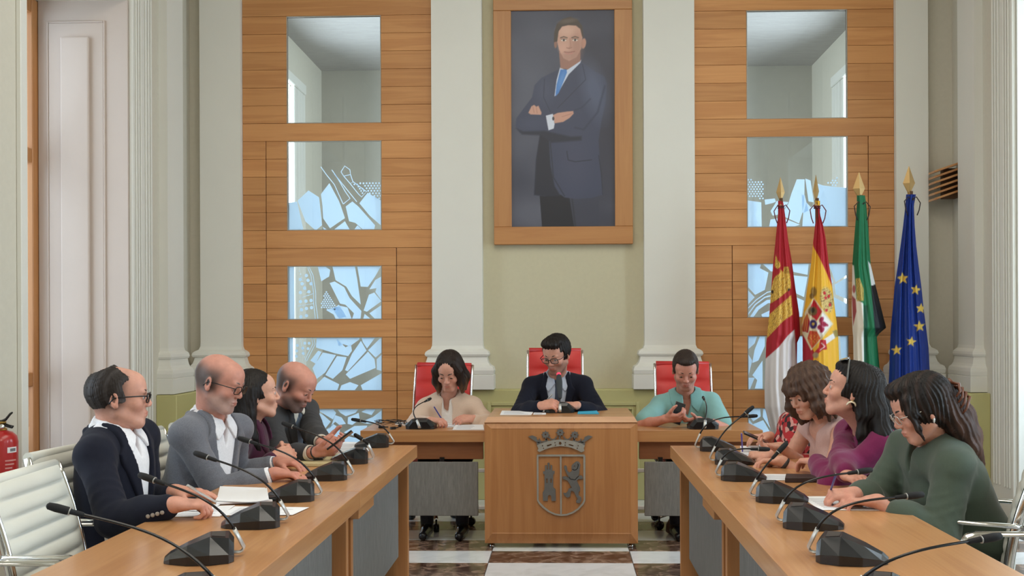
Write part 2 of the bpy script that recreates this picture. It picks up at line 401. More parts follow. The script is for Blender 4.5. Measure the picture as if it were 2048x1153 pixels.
# panes: clear sheet with etched film cut like a parcel map
def pane_mat():
    m = bpy.data.materials.new('clear_pane'); m.use_nodes = True; nt = m.node_tree; nt.nodes.clear(); L = nt.links.new
    o = nt.nodes.new('ShaderNodeOutputMaterial'); mx = nt.nodes.new('ShaderNodeMixShader'); t = nt.nodes.new('ShaderNodeBsdfTransparent'); g = nt.nodes.new('ShaderNodeBsdfGlossy')
    t.inputs[0].default_value = (.94, .96, .95, 1); g.inputs['Roughness'].default_value = .02
    fr = nt.nodes.new('ShaderNodeFresnel'); fr.inputs[0].default_value = 1.6
    L(fr.outputs[0], mx.inputs[0]); L(t.outputs[0], mx.inputs[1]); L(g.outputs[0], mx.inputs[2]); L(mx.outputs[0], o.inputs[0]); return m
def film_mat():
    m = bpy.data.materials.new('etched_film'); m.use_nodes = True; nt = m.node_tree; nt.nodes.clear(); L = nt.links.new
    o = nt.nodes.new('ShaderNodeOutputMaterial'); mx = nt.nodes.new('ShaderNodeMixShader'); t = nt.nodes.new('ShaderNodeBsdfTranslucent'); g = nt.nodes.new('ShaderNodeBsdfDiffuse')
    t.inputs[0].default_value = (.60, .80, 1, 1); g.inputs[0].default_value = (.9, .93, .97, 1); mx.inputs[0].default_value = .3
    L(t.outputs[0], mx.inputs[1]); L(g.outputs[0], mx.inputs[2]); L(mx.outputs[0], o.inputs[0]); return m
M['pane'] = pane_mat(); M['wglass'] = pane_mat(); wn_ = M['wglass'].node_tree.nodes; M['wglass'].name = 'window_glass'
for n_ in wn_:
    if n_.type == 'FRESNEL': n_.inputs[0].default_value = 1.12
    if n_.type == 'BSDF_TRANSPARENT': n_.inputs[0].default_value = (.99, 1, 1, 1)
M['film'] = film_mat()
def circ(x, y, r, n=10): return [(x+r*math.cos(2*PI*k/n), y+r*math.sin(2*PI*k/n)) for k in range(n)]
def dots(x0, y0, x1, y1, st, r, inside=None):
    out = []; j = 0; y = y0
    while y < y1:
        x = x0+(st/2 if j % 2 else 0)
        while x < x1:
            if inside is None or inside(x, y): out.append(circ(x, y, r, 8))
            x += st
        y += st*.8; j += 1
    return out
def inpoly(poly):
    def f(x, y):
        c = False; n = len(poly)
        for i in range(n):
            (x0, y0), (x1, y1) = poly[i], poly[i-1]
            if (y0 > y) != (y1 > y) and x < (x1-x0)*(y-y0)/(y1-y0)+x0: c = not c
        return c
    return f
def band(pts, wd):
    n = len(pts); L_, R_ = [], []
    for i in range(n):
        a, b = pts[max(i-1, 0)], pts[min(i+1, n-1)]; dx, dy = b[0]-a[0], b[1]-a[1]; l = math.hypot(dx, dy) or 1
        L_.append((pts[i][0]-dy/l*wd/2, pts[i][1]+dx/l*wd/2)); R_.append((pts[i][0]+dy/l*wd/2, pts[i][1]-dx/l*wd/2))
    return L_+R_[::-1]
# film shapes in the pixels of close looks at the panes: (x0, x1, y0, y1 of the pane there, shapes)
strip_d = [(300, 170), (325, 175), (340, 210), (352, 260), (350, 300), (360, 330), (355, 412), (275, 412), (275, 170)]
FL = {
 1: (245, 698, 679, 1103, [
   [(446, 878), (405, 930), (412, 985), (415, 1045), (448, 1093), (520, 1045), (500, 985), (490, 960)], [(250, 970), (290, 965), (318, 1090), (318, 1103), (247, 1103)], [(292, 960), (345, 912), (396, 945), (402, 1000), (410, 1078), (378, 1103), (330, 1060)],
   [(524, 990), (556, 966), (585, 990), (665, 1080), (660, 1103), (610, 1103), (570, 1068), (540, 1060)], [(590, 975), (630, 925), (698, 965), (698, 1085), (640, 1035)],
   [(462, 1103), (520, 1060), (545, 1103)], [(420, 1103), (412, 1085), (440, 1103)], [(562, 1103), (580, 1080), (605, 1103)],
   band([(405, 800), (432, 838), (470, 885), (490, 930), (512, 978)], 4), band([(512, 978), (545, 952), (520, 915), (490, 862), (458, 815)], 4), band([(470, 835), (578, 968)], 4),
   band([(502, 825), (520, 797), (545, 815), (548, 838), (515, 845), (502, 825)], 4), band([(515, 845), (545, 880), (560, 875), (548, 838)], 4), band([(545, 880), (585, 930), (600, 945), (625, 920), (560, 872)], 4)]
   + dots(566, 885, 625, 940, 13, 4.2, inpoly([(566, 885), (580, 878), (622, 920), (603, 940)])) + dots(595, 880, 697, 962, 15, 4.6, inpoly([(590, 878), (697, 870), (697, 962), (660, 950), (625, 915)]))),
 2: (233, 672, 167, 413, [
   [(440, 167), (545, 167), (556, 230), (572, 345), (530, 305), (505, 262), (455, 232)], [(556, 167), (668, 167), (640, 215), (605, 264), (572, 262)], [(672, 215), (672, 330), (640, 288), (645, 270), (612, 275), (640, 232)],
   [(427, 245), (450, 238), (495, 265), (520, 315), (575, 375), (570, 413), (530, 413), (540, 385), (500, 345), (475, 340)], [(610, 300), (635, 290), (668, 330), (600, 378), (585, 372)], [(612, 385), (672, 345), (672, 413), (640, 413)], [(582, 413), (590, 388), (620, 413)],
   [(475, 350), (510, 358), (530, 413), (455, 413), (445, 390), (410, 370)], [(233, 167), (262, 167), (262, 413), (233, 413)], [(440, 362), (470, 345), (505, 400), (470, 410)],
   band([(330, 168), (350, 210), (362, 290), (362, 340), (372, 412)], 3), band([(322, 168), (340, 210), (352, 290), (352, 340), (360, 412)], 3), [(372, 170), (408, 170), (430, 185), (425, 215), (388, 237)]]
   + [circ(x, y, 8, 12) for x, y in ((318, 210), (326, 232), (340, 248), (290, 228), (298, 248), (310, 268), (330, 285), (290, 288), (290, 330), (316, 328), (340, 325), (295, 368), (318, 362), (342, 358), (292, 400), (318, 395))]
   + [circ(300+i*6, 310-i*2, 2.5, 6) for i in range(9)]+[circ(286+i*5, 190+i*14, 2.5, 6) for i in range(9)]+[circ(280+i*7, 350-i*1, 2.5, 6) for i in range(11)] + dots(384, 278, 470, 375, 11, 4, inpoly([(408, 275), (380, 362), (470, 375), (440, 320)]))),
 3: (233, 672, 498, 745, [
   [(365, 500), (450, 498), (500, 545), (525, 530), (530, 560), (512, 585), (450, 572), (362, 545)], [(455, 498), (565, 498), (565, 508), (520, 540), (490, 530), (470, 540)], [(572, 515), (598, 560), (510, 655), (497, 650), (530, 575)], [(575, 498), (640, 498), (600, 550), (580, 520)],
   [(605, 565), (635, 600), (640, 640), (520, 690), (500, 670)], [(645, 600), (672, 575), (672, 655), (645, 648)], [(605, 558), (660, 505), (672, 505), (672, 565), (640, 592)], [(372, 560), (388, 565), (360, 620), (335, 605)], [(394, 568), (455, 580), (405, 660), (365, 690), (345, 640)], [(460, 585), (505, 590), (485, 650), (440, 690), (405, 672)],
   [(400, 680), (440, 700), (470, 715), (460, 745), (350, 745), (365, 715)], [(480, 720), (520, 705), (560, 720), (540, 745), (470, 745)], [(570, 720), (672, 662), (672, 745), (580, 745)], [(233, 500), (255, 500), (255, 745), (233, 745)],
   band([(352, 500), (358, 530), (335, 575), (318, 608)], 3), band([(342, 500), (348, 528), (325, 572), (310, 605)], 3)]
   + [circ(x, y, 7, 12) for x, y in ((310, 525), (330, 525), (300, 548), (325, 550), (275, 535), (272, 560), (302, 572), (270, 585))]+[circ(292+i*2, 515+i*9, 2.5, 6) for i in range(9)]),
 4: (233, 672, 830, 1075, [
   [(285, 835), (350, 832), (395, 860), (430, 890), (400, 925), (372, 918), (335, 880)], [(360, 832), (440, 832), (455, 850), (440, 880)], [(450, 860), (480, 870), (500, 900), (470, 905), (450, 890), (415, 930), (435, 900)], [(460, 832), (560, 832), (545, 850), (500, 865), (475, 850)], [(510, 870), (560, 850), (565, 880), (530, 905), (508, 900)],
   [(572, 845), (620, 860), (640, 832), (600, 832)], [(628, 868), (672, 835), (672, 890), (600, 900), (570, 892)], [(540, 910), (600, 908), (585, 950), (560, 960), (490, 940)], [(480, 950), (560, 968), (600, 1000), (560, 1050), (500, 1010)], [(440, 900), (470, 920), (480, 1000), (420, 960), (395, 940)], [(600, 960), (650, 950), (672, 1000), (640, 1040), (615, 1000)], [(612, 945), (600, 915), (672, 900), (672, 945)],
   [(350, 900), (385, 935), (470, 1000), (540, 1060), (540, 1075), (233, 1075), (233, 850), (275, 840)], [(560, 1070), (610, 1015), (640, 1055), (672, 1030), (672, 1075), (560, 1075)]]),
}
FL[0] = None
FR = {
 1: (307, 783, 648, 1078, [
   [(310, 948), (376, 958), (378, 1078), (310, 1078)], [(392, 945), (440, 940), (446, 955), (430, 962), (395, 970)], [(545, 850), (582, 850), (580, 968), (572, 1005), (555, 1060), (470, 1020), (505, 965), (520, 915)], [(585, 846), (610, 856), (625, 960), (600, 955)], [(635, 868), (670, 880), (740, 888), (783, 892), (783, 1078), (570, 1078), (575, 1010), (590, 960), (612, 985), (632, 960)],
   [(412, 1078), (420, 1040), (475, 1032), (560, 1066), (520, 1078)], [(568, 925), (582, 925), (600, 1000), (572, 1010)], [(450, 952), (505, 958), (470, 1015), (430, 1022), (420, 1000)]]
   + dots(314, 850, 385, 940, 14, 4.3, inpoly([(310, 845), (385, 862), (405, 930), (390, 945), (310, 930)]))+dots(693, 845, 740, 885, 14, 4.5, inpoly([(735, 840), (690, 868), (712, 885), (742, 878)]))),
 2: (117, 528, 393, 613, [
   [(120, 395), (175, 395), (170, 412), (205, 430), (190, 500), (150, 520), (122, 490)], [(182, 395), (285, 395), (290, 430), (215, 425)], [(292, 395), (370, 395), (365, 440), (295, 425)], [(290, 440), (365, 448), (350, 530), (285, 500)], [(380, 395), (440, 395), (470, 470), (420, 520), (365, 505)], [(450, 395), (528, 395), (528, 440), (480, 470)], [(475, 480), (528, 450), (528, 540), (480, 520)], [(470, 530), (528, 560), (528, 613), (440, 613), (430, 540)], [(282, 515), (350, 545), (340, 613), (270, 613)], [(360, 525), (420, 545), (430, 613), (355, 613)],
   [(120, 500), (148, 530), (120, 560)], band([(120, 600), (150, 560), (190, 530), (230, 520)], 5), band([(135, 612), (160, 575), (200, 548), (240, 545)], 14), [(175, 600), (240, 570), (262, 613), (180, 613)], band([(120, 575), (155, 540), (200, 510), (250, 500)], 4)]),
 3: (120, 530, 688, 910, [
   [(122, 690), (160, 690), (150, 720), (122, 745)], [(172, 690), (192, 690), (192, 730), (165, 790), (140, 800), (150, 745)], [(122, 760), (140, 790), (125, 850)], [(140, 850), (182, 790), (182, 905), (150, 905), (160, 870)], [(122, 860), (150, 860), (130, 908), (122, 908)], [(200, 690), (300, 690), (300, 900), (195, 905)], [(310, 690), (400, 690), (420, 780), (380, 900), (310, 905)], [(412, 690), (490, 690), (500, 800), (440, 780)], [(498, 690), (530, 690), (530, 905), (470, 905), (440, 800), (505, 815)]]),
 4: (127, 530, 985, 1205, [
   [(127, 988), (178, 988), (180, 1020), (150, 1040), (127, 1010)], [(127, 1025), (148, 1052), (190, 1035), (215, 1080), (200, 1110), (127, 1095)], [(190, 988), (260, 988), (260, 1060), (222, 1075), (188, 1022)], [(222, 1090), (262, 1070), (300, 1205), (200, 1205), (205, 1120)], [(127, 1110), (190, 1120), (185, 1205), (127, 1205)], [(272, 988), (530, 988), (530, 1205), (310, 1205)]]),
}
FR[0] = None
yg = Yp+.062
for wo, xo, a, b in WINS:
    for y0, y1 in ((a+.09, (a+b)/2-.045), ((a+b)/2+.045, b-.09)):
        for z0, z1 in ((.1, 1.0), (1.1, 2.6), (2.7, ZSOF-.1)): MB().box((xo-.003, y0, z0), (xo+.003, y1, z1)).build('pane', M['wglass'], wo)
for par, wins, F_ in ((pl, winL, FL), (pr, winR, FR)):
    for k, (a, b, z0, z1) in enumerate(wins):
        p = MB().box((a+.001, yg, z0+.001), (b-.001, yg+.008, z1-.001)).build('pane', M['pane'], par)
        bead = MB(); t = .006
        for lo, hi in (((a, z0), (a+t, z1)), ((b-t, z0), (b, z1)), ((a+t, z0), (b-t, z0+t)), ((a+t, z1-t), (b-t, z1))):
            bead.box((lo[0], yg-.01, lo[1]), (hi[0], yg, hi[1]))
        bead.build('glazing_bead', M['steel'], par)
        if F_.get(k):
            X0, X1, Y0, Y1, polys = F_[k]; fm = MB()
            for q, pg in enumerate(polys):
                pts = [(a+(min(max(x, X0), X1)-X0)/(X1-X0)*(b-a), z1-(min(max(y, Y0), Y1)-Y0)/(Y1-Y0)*(z1-z0)) for x, y in pg]
                try: fm.prism(pts, (0, yg+.0085+.00012*(q % 7), 0), (1, 0, 0), (0, 0, 1), 0)
                except Exception: pass
            o = fm.build('etched_film', M['film'], par); o['kind'] = 'stuff'
# ------------------------------------------------------------------ room seen through the panes
br = MB().box((-3.22, YB+.3, 0), (-3.12, 9.9, 4.9)).box((-3.22, 11.4, 0), (-3.12, 13.0, 4.9)).box((-3.22, 9.9, 4.2), (-3.12, 11.4, 4.9)).box((-3.22, 9.9, 0), (-3.12, 11.4, .3))
tag(br.build('wall_far_left', M['wallg']), kind='structure')
br = MB().box((3.20, YB+.3, 0), (3.3, 9.9, 4.9)).box((3.20, 11.3, 0), (3.3, 13.0, 4.9)).box((3.20, 9.9, 4.2), (3.3, 11.3, 4.9)).box((3.20, 9.9, 0), (3.3, 11.3, .3))
tag(br.build('wall_far_right', M['wallg']), kind='structure')
tag(MB().box((-3.3, 12.9, 0), (3.4, 13.0, 4.9)).build('wall_far_back', mat('far_wall', srgb(186, 182, 172), .9, var=.03)), kind='structure')
tag(MB().box((-3.3, YB+.2, 4.75), (3.4, 13.0, 4.85)).build('ceiling_far', M['ceil']), kind='structure')
for s, X, y in ((-1, -3.12, 11.4), (1, 3.20, 11.3)):
    c = MB(); n = 20 if s < 0 else 21
    for q in (0, .14, .26, .38): c.box((min(X, X-s*.05), y+q, .2), (max(X, X-s*.05), y+q+.11, 4.2), .01)
    c.box((min(X, X-s*.06), y-1.5, 4.2), (max(X, X-s*.06), y+.5, 4.32), .01)
    tag(c.build('trim_%d' % n, M['white']), kind='structure')
# wooden louvre on the right return, its slats tilted
lv = tag(MB().box((3.08, 8.16, 2.44), (3.19, 8.24, 2.68)).build('trim_30', mat('louvre_dark', srgb(120, 92, 70), .8)), kind='structure')
for k in range(6):
    p = MB().box((2.965, 8.06, 2.41+k*.044), (3.20, 8.19, 2.428+k*.044), .003); me = p.mesh()
    for v in me.vertices: v.co.z += (v.co.x-2.965)*.34
    link('slat', me, M['oakX'], lv)
# ------------------------------------------------------------------ conference tables
def side_table(name, label, x0, x1, y0, y1, s):
    """s = +1 when the room's middle lies towards +X"""
    t = empty(name, ((x0+x1)/2, (y0+y1)/2, 0), 0, label, 'table', 'long side tables')
    hx, hy = (x1-x0)/2, (y1-y0)/2
    MB().box((-hx, -hy+.001, .67), (hx, hy-.001, .74), .003, 2).build('tabletop', M['oakY'], t)
    for e in (-1, 1):
        yc = e*(hy-.045)
        MB().box((-hx+.05, yc-.02, 0), (hx-.045, yc+.02, .669), .002).build('end_panel', M['oakV'], t)
    xi = s*(hx-.10)
    MB().box((xi-.012, -hy+.13, .13), (xi+.012, hy-.13, .60), .004).build('modesty_panel', M['fabric'], t)
    for yy in (-hy+.2, hy-.2): MB().box((xi-.01, yy-.02, .60), (xi+.01, yy+.02, .669)).build('panel_clip', M['steel'], t)
    MB().box((s*(hx-.03)-.02, -hy+.02, .62), (s*(hx-.03)+.02, -hy+.34, .669), .003).build('apron_block', M['oakY'], t)
    return t
side_table('side_table', 'far left oak table with a notebook and the grey modesty panel facing the aisle', -1.452, -.833, 4.083, 5.68, 1)
side_table('side_table', 'near left oak table with open documents and the empty white chair', -1.452, -.833, 2.483, 4.081, 1)
side_table('side_table', 'far right oak table in front of the flags with a dark glasses case', .601, 1.235, 4.079, 5.65, -1)
side_table('side_table', 'near right oak table where the woman in green writes', .601, 1.235, 2.479, 4.077, -1)
# ------------------------------------------------------------------ presiding desk with its wings
DX0, DX1, DY, DZ = -.504, .472, 6.362, .837
dk = empty('crest_desk', ((DX0+DX1)/2, DY, 0), 0, 'tall oak desk bearing a steel coat of arms in the middle of the room', 'desk')
hx = (DX1-DX0)/2
def rect(h, z0, z1, y): return [(-h, y, z0), (h, y, z0), (h, y, z1), (-h, y, z1)]
MB().loft([rect(hx, .028, .80, .03), rect(hx, .03, .80, .016), rect(hx-.045, .095, .765, .0), rect(hx-.05, .10, .76, .002)], smooth=False).build('front_panel', M['oakV'], dk)
MB().loft([[(-hx, .01, .80), (hx, .01, .80), (hx, .72, .80), (-hx, .72, .80)], [(-hx, .006, .803), (hx, .006, .803), (hx, .72, .803), (-hx, .72, .803)], [(-hx+.02, .03, .837), (hx-.02, .03, .837), (hx-.02, .72, .837), (-hx+.02, .72, .837)]]).build('desktop', M['oakX'], dk)
for s in (-1, 1):
    MB().box((s*hx-.02 if s > 0 else -hx, .031, .03), (hx if s > 0 else -hx+.02, .70, .799), .002).build('side_panel', M['oakV'], dk)
    for y in (.06, .66): MB().lathe([(.018, 0), (.018, .012), (.011, .014), (.011, .03)], (s*(hx-.045), y, 0), 14).build('foot', M['chrome'], dk)
# the metal arms on the front: (px, py) of a close look, 1043 px for 190 px of the photograph
def cr(pts): return [((1030+x*190/1043-1122.5)*DY/FPX, -(840+y*190/1043-962)*DY/FPX) for x, y in pts]
EO = (0, -.0005, PY(1122.5, 962, DY)[2])
def plate(name, m, polys, dep, y=0, holes=()):
    b = MB()
    for i, p in enumerate(polys): b.prism(cr(p), (EO[0], EO[1]-y, EO[2]), (1, 0, 0), (0, 0, 1), dep, [cr(h) for h in (holes[i] if i < len(holes) else ())])
    return b.build(name, m, dk)
EMB = mat('emblem_steel', srgb(112, 110, 108), .45, .35, var=.1, vscale=30)
crown = [(245, 280), (300, 255), (360, 235), (430, 222), (500, 216), (575, 222), (650, 235), (715, 255), (770, 282), (758, 312), (765, 340), (730, 355), (680, 328), (620, 305), (560, 292), (500, 288), (440, 294), (380, 308), (325, 328), (275, 352), (250, 338), (262, 315)]
plate('crown_band', M['steel'], [crown], .012, .006, [[circ(500, 257, 15, 12), circ(443, 250, 7, 8), circ(448, 277, 7, 8), circ(557, 250, 7, 8), circ(553, 277, 7, 8), circ(306, 283, 7, 8), circ(318, 311, 7, 8), circ(697, 283, 7, 8), circ(687, 311, 7, 8),
    [(352, 278), (400, 264), (410, 275), (362, 291)], [(594, 264), (648, 278), (640, 291), (594, 276)]]])
def leaf(cx_, cy, r, n=8, rot=0): return [(cx_+(r if k % 2 == 0 else r*.62)*math.cos(rot+2*PI*k/(2*n)), cy+(r if k % 2 == 0 else r*.62)*math.sin(rot+2*PI*k/(2*n))) for k in range(2*n)]
orn = [leaf(500, 140, 48), leaf(340, 165, 48), leaf(660, 165, 48), [(150, 185), (195, 172), (240, 190), (245, 215), (285, 240), (262, 258), (225, 235), (190, 210)], [(855, 185), (812, 172), (768, 190), (762, 215), (722, 240), (745, 258), (782, 235), (818, 210)]]
for c_ in ((420, 190), (580, 190), (310, 215), (690, 215)):
    orn.append(band([(c_[0]-42, c_[1]-6), (c_[0]-26, c_[1]+20), (c_[0], c_[1]+28), (c_[0]+26, c_[1]+20), (c_[0]+42, c_[1]-6)], 12))
orn += [band([(490, 185), (500, 218)], 16), band([(345, 210), (365, 240)], 16), band([(655, 210), (640, 240)], 16), [(240, 250), (285, 238), (300, 262), (250, 285)], [(775, 250), (725, 238), (712, 262), (768, 285)]]
plate('crown_leaves', EMB, orn, .009, .001, [[circ(500, 140, 10, 8)], [circ(340, 162, 9, 8)], [circ(660, 162, 9, 8)]])
sh_o = [(245, 382), (765, 382), (775, 400), (772, 890), (755, 925), (700, 985), (640, 1025), (570, 1050), (505, 1055), (440, 1045), (370, 1015), (310, 970), (262, 920), (243, 885), (243, 400)]
def inset(p, f): cx_ = sum(a for a, _ in p)/len(p); cy = sum(b for _, b in p)/len(p); return [(cx_+(a-cx_)*f, cy+(b-cy)*f) for a, b in p]
sh_i = [(262, 402), (752, 402), (754, 885), (738, 915), (690, 970), (630, 1010), (565, 1034), (505, 1039), (445, 1030), (380, 1000), (325, 957), (278, 908), (262, 880)]
plate('shield_outline', M['steel'], [sh_o, [(497, 400), (515, 400), (515, 1040), (497, 1040)]], .010, .001, [[sh_i], []])
tower = [(310, 890), (306, 800), (325, 765), (328, 600), (310, 590), (312, 565), (332, 565), (334, 500), (352, 500), (354, 545), (364, 545), (360, 475), (382, 470), (384, 545), (394, 545), (394, 495), (412, 500), (412, 560), (438, 560), (436, 592), (422, 600), (422, 740), (448, 765), (450, 890), (402, 890), (400, 835), (380, 822), (362, 838), (362, 890)]
plate('tower', EMB, [tower], .010, .001, [[[(347, 645), (360, 645), (360, 692), (347, 692)], [(392, 645), (405, 645), (405, 692), (392, 692)]]])
lion = [(540, 520), (552, 498), (572, 512), (578, 560), (600, 580), (628, 562), (622, 530), (625, 500), (652, 475), (678, 455), (705, 462), (722, 490), (712, 540), (708, 590), (690, 630), (712, 610), (735, 612), (750, 640), (730, 655), (705, 648), (680, 665), (690, 690), (718, 745), (715, 780), (700, 790), (700, 830), (728, 850), (730, 885), (712, 915), (675, 912), (672, 890), (690, 870), (668, 830), (650, 790), (620, 778), (612, 800), (608, 840), (578, 855), (545, 832), (530, 800), (560, 806), (578, 790), (592, 755), (625, 745), (600, 700), (575, 665), (528, 650), (522, 625), (560, 620), (598, 640), (575, 600), (555, 560)]
plate('lion', EMB, [lion], .010, .001, [[circ(655, 508, 6, 6)]])
for bd in ([(690, 480), (698, 495), (690, 530), (672, 548), (650, 552), (632, 540)], [(595, 625), (610, 650), (640, 655), (660, 660), (685, 630), (700, 620)]): plate('lion_mane', M['black'], [band(bd, 7)], .002, .0105)
def wing(label, x0, x1, sgn):
    y0, y1 = 6.476, 7.04
    t = empty('wing_table', ((x0+x1)/2, y0, 0), 0, label, 'table', 'wing tables beside the tall desk'); h = (x1-x0)/2
    MB().box((-h, 0, .665), (h, y1-y0, .74), .003, 2).build('tabletop', M['oakX'], t)
    MB().box((-h+.02, .07, .545), (h-.02, .10, .664), .002).build('apron', mat('oak_apron', srgb(150, 94, 56), .5, var=.12, vscale=6, stretch=(1, 10, 10)), t)
    a, b = (-h+.2, h-.05) if sgn < 0 else (-h+.05, h-.2)
    MB().box((a, .03, .18), (b, .05, .532), .004).build('modesty_panel', M['fabric'], t)
    xb = b if sgn < 0 else a
    for z in (.475, .232): MB().box((min(xb-sgn*.06, xb), .035, z-.012), (max(xb-sgn*.06, xb), .05, z+.012), .003).build('bracket', M['silver'], t)
    xe = -h+.03 if sgn < 0 else h-.03
    MB().box((xe-.02, .08, 0), (xe+.02, y1-y0-.04, .664), .002).build('end_panel', M['oakV'], t)
    for q in (-.25, .12): MB().box((q-.015, .045, .5), (q+.015, .075, .56)).build('panel_clip', M['black'], t)
wing('lower oak wing table left of the tall desk with tangled black cables', -1.322, DX0-.003, -1)
wing('lower oak wing table right of the tall desk where the man in the polo sits', DX1+.003, 1.285, 1)
# ------------------------------------------------------------------ chairs
def chair(label, leather, x, y, ang, group, width=.235, top=.935, zs=.45, arm=True, n=8, name='office_chair'):
    t = empty(name, (x, y, 0), ang, label, 'chair', group)
    def prof(q):                      # along seat (q<0) and back (q 0..1)
        return (-.215-.015*math.sin(q*PI)*-1-.105*q**1.2, zs+.03+(top-zs-.03)*q)
    bk = MB()
    def surf(front):
        def f(u, v):
            px_, pz = prof(u); r = abs(math.sin(u*n*PI))**.55; yv = (v*2-1)*width; e = 1-abs(v*2-1)**8
            return (px_+(.012+.016*r*e if front else -.012-.008*r*e), yv, pz)
        return f
    bk.grid(surf(True), n*7, 10).grid(surf(False), n*7, 10)
    for v in (0, 1):
        A = [surf(True)(i/(n*7), v) for i in range(n*7+1)]; B = [surf(False)(i/(n*7), v) for i in range(n*7+1)]
        for i in range(n*7): bk.bm.faces.new([bk.bm.verts.new(Vector(p)) for p in (A[i], A[i+1], B[i+1], B[i])])
    for u in (0, 1):
        bk.tube([(prof(u)[0], -width, prof(u)[1]), (prof(u)[0], width, prof(u)[1])], (.021, .016), 10)
    bk.build('backrest', leather, t)
    st = MB()
    def sf(up):
        def f(u, v):
            r = abs(math.sin(u*6*PI))**.55; e = 1-abs(v*2-1)**8
            return (-.215+.46*u, (v*2-1)*width, zs+(.012+.018*r*e if up else -.02)+(-.03*max(0, u-.75)*4))
        return f
    st.grid(sf(True), 42, 10).grid(sf(False), 42, 10); st.box((-.21, -width, zs-.02), (.22, width, zs+.006), .008).build('seat', leather, t)
    for s in (-1, 1):
        yy = s*(width+.012)
        pts = [(prof(q/12)[0], yy, prof(q/12)[1]) for q in range(12, -1, -1)]+[(-.19, yy, zs), (-.1, yy, zs-.01), (.1, yy, zs-.01), (.22, yy, zs-.02), (.25, yy, zs-.05)]
        MB().tube(pts, [(.017, .008)]*len(pts), 10, flat=(1, 0, 0)).build('side_rail', M['chrome'], t)
        if arm:
            ya = s*(width+.032); za = .715
            pts = [(prof((za-zs)/(top-zs))[0]-.005, yy, za-.004), (-.24, ya, za), (-.05, ya, za), (-.02, ya, za-.008), (-.005, ya, za-.03), (.0, ya, za-.08), (.005, ya, zs+.02), (-.01, yy, zs-.005)]
            MB().tube(pts, [(.009, .016)]*len(pts), 10, flat=(0, 0, 1)).build('armrest', M['chrome'], t)
    MB().lathe([(.03, .1), (.03, .25), (.02, .26), (.02, zs-.05), (.1, zs-.045), (.1, zs-.022)], (0, 0, 0), 16).build('column', M['chrome'], t)
    lg = MB(); cs = MB()
    for k in range(5):
        a = 2*PI*k/5+.3; d = (math.cos(a), math.sin(a))
        lg.tube([(d[0]*.03, d[1]*.03, .13), (d[0]*.27, d[1]*.27, .085)], [(.022, .018), (.013, .012)], 8)
        p = (d[0]*.27, d[1]*.27)
        cs.lathe([(.008, -.02), (.03, -.018), (.03, .018), (.008, .02)], (p[0], p[1], .03), 12, axis=Vector((d[1], -d[0], 0))); cs.tube([(p[0], p[1], .04), (p[0], p[1], .085)], .007, 6)
    lg.build('star_base', M['chrome'], t); cb = cs.build('casters', M['black'], t); cb['kind'] = 'stuff'
    return t
WG = 'white leather meeting chairs'
chair('empty white ribbed chair at the near left table, beside the extinguisher', M['whiteleather'], -1.465, 3.265, math.radians(3), WG)
chair('white ribbed chair cut by the left edge of the photo, only its arm showing', M['whiteleather'], -1.455, 2.66, 0, WG)
chair('white ribbed chair under the man in the dark navy jacket', M['whiteleather'], -1.635, 3.84, math.radians(-3), WG)
chair('white ribbed chair under the bald man in the light grey jacket', M['whiteleather'], -1.59, 4.46, 0, WG)
chair('white ribbed chair under the woman with long straight black hair', M['whiteleather'], -1.57, 5.02, 0, WG)
chair('white ribbed chair under the bearded man holding a phone', M['whiteleather'], -1.52, 5.57, 0, WG)
chair('empty white ribbed chair at the right edge behind the near microphone', M['whiteleather'], 1.32, 3.10, PI, WG)
chair('white ribbed chair under the woman in the green blouse', M['whiteleather'], 1.45, 3.84, math.radians(155), WG)
chair('white ribbed chair under the woman in the magenta blazer', M['whiteleather'], 1.42, 4.50, PI, WG)
chair('white ribbed chair under the curly haired woman with bare arms', M['whiteleather'], 1.36, 5.04, PI, WG)
chair('white ribbed chair under the woman in the red patterned blouse', M['whiteleather'], 1.40, 5.58, PI, WG)
RG = 'red leather chairs along the head of the room'
chair('red leather chair behind the woman in the pale pink jacket', M['redleather'], -.925, 7.13, math.radians(-97), RG, .205, 1.13, .45, True, 5)
chair('red leather chair behind the man speaking in the middle', M['redleather'], -.06, 7.20, math.radians(-90), RG, .195, 1.235, .47, True, 5)
chair('red leather chair behind the man in the turquoise polo', M['redleather'], .885, 7.13, math.radians(-90), RG, .195, 1.135, .45, True, 5)
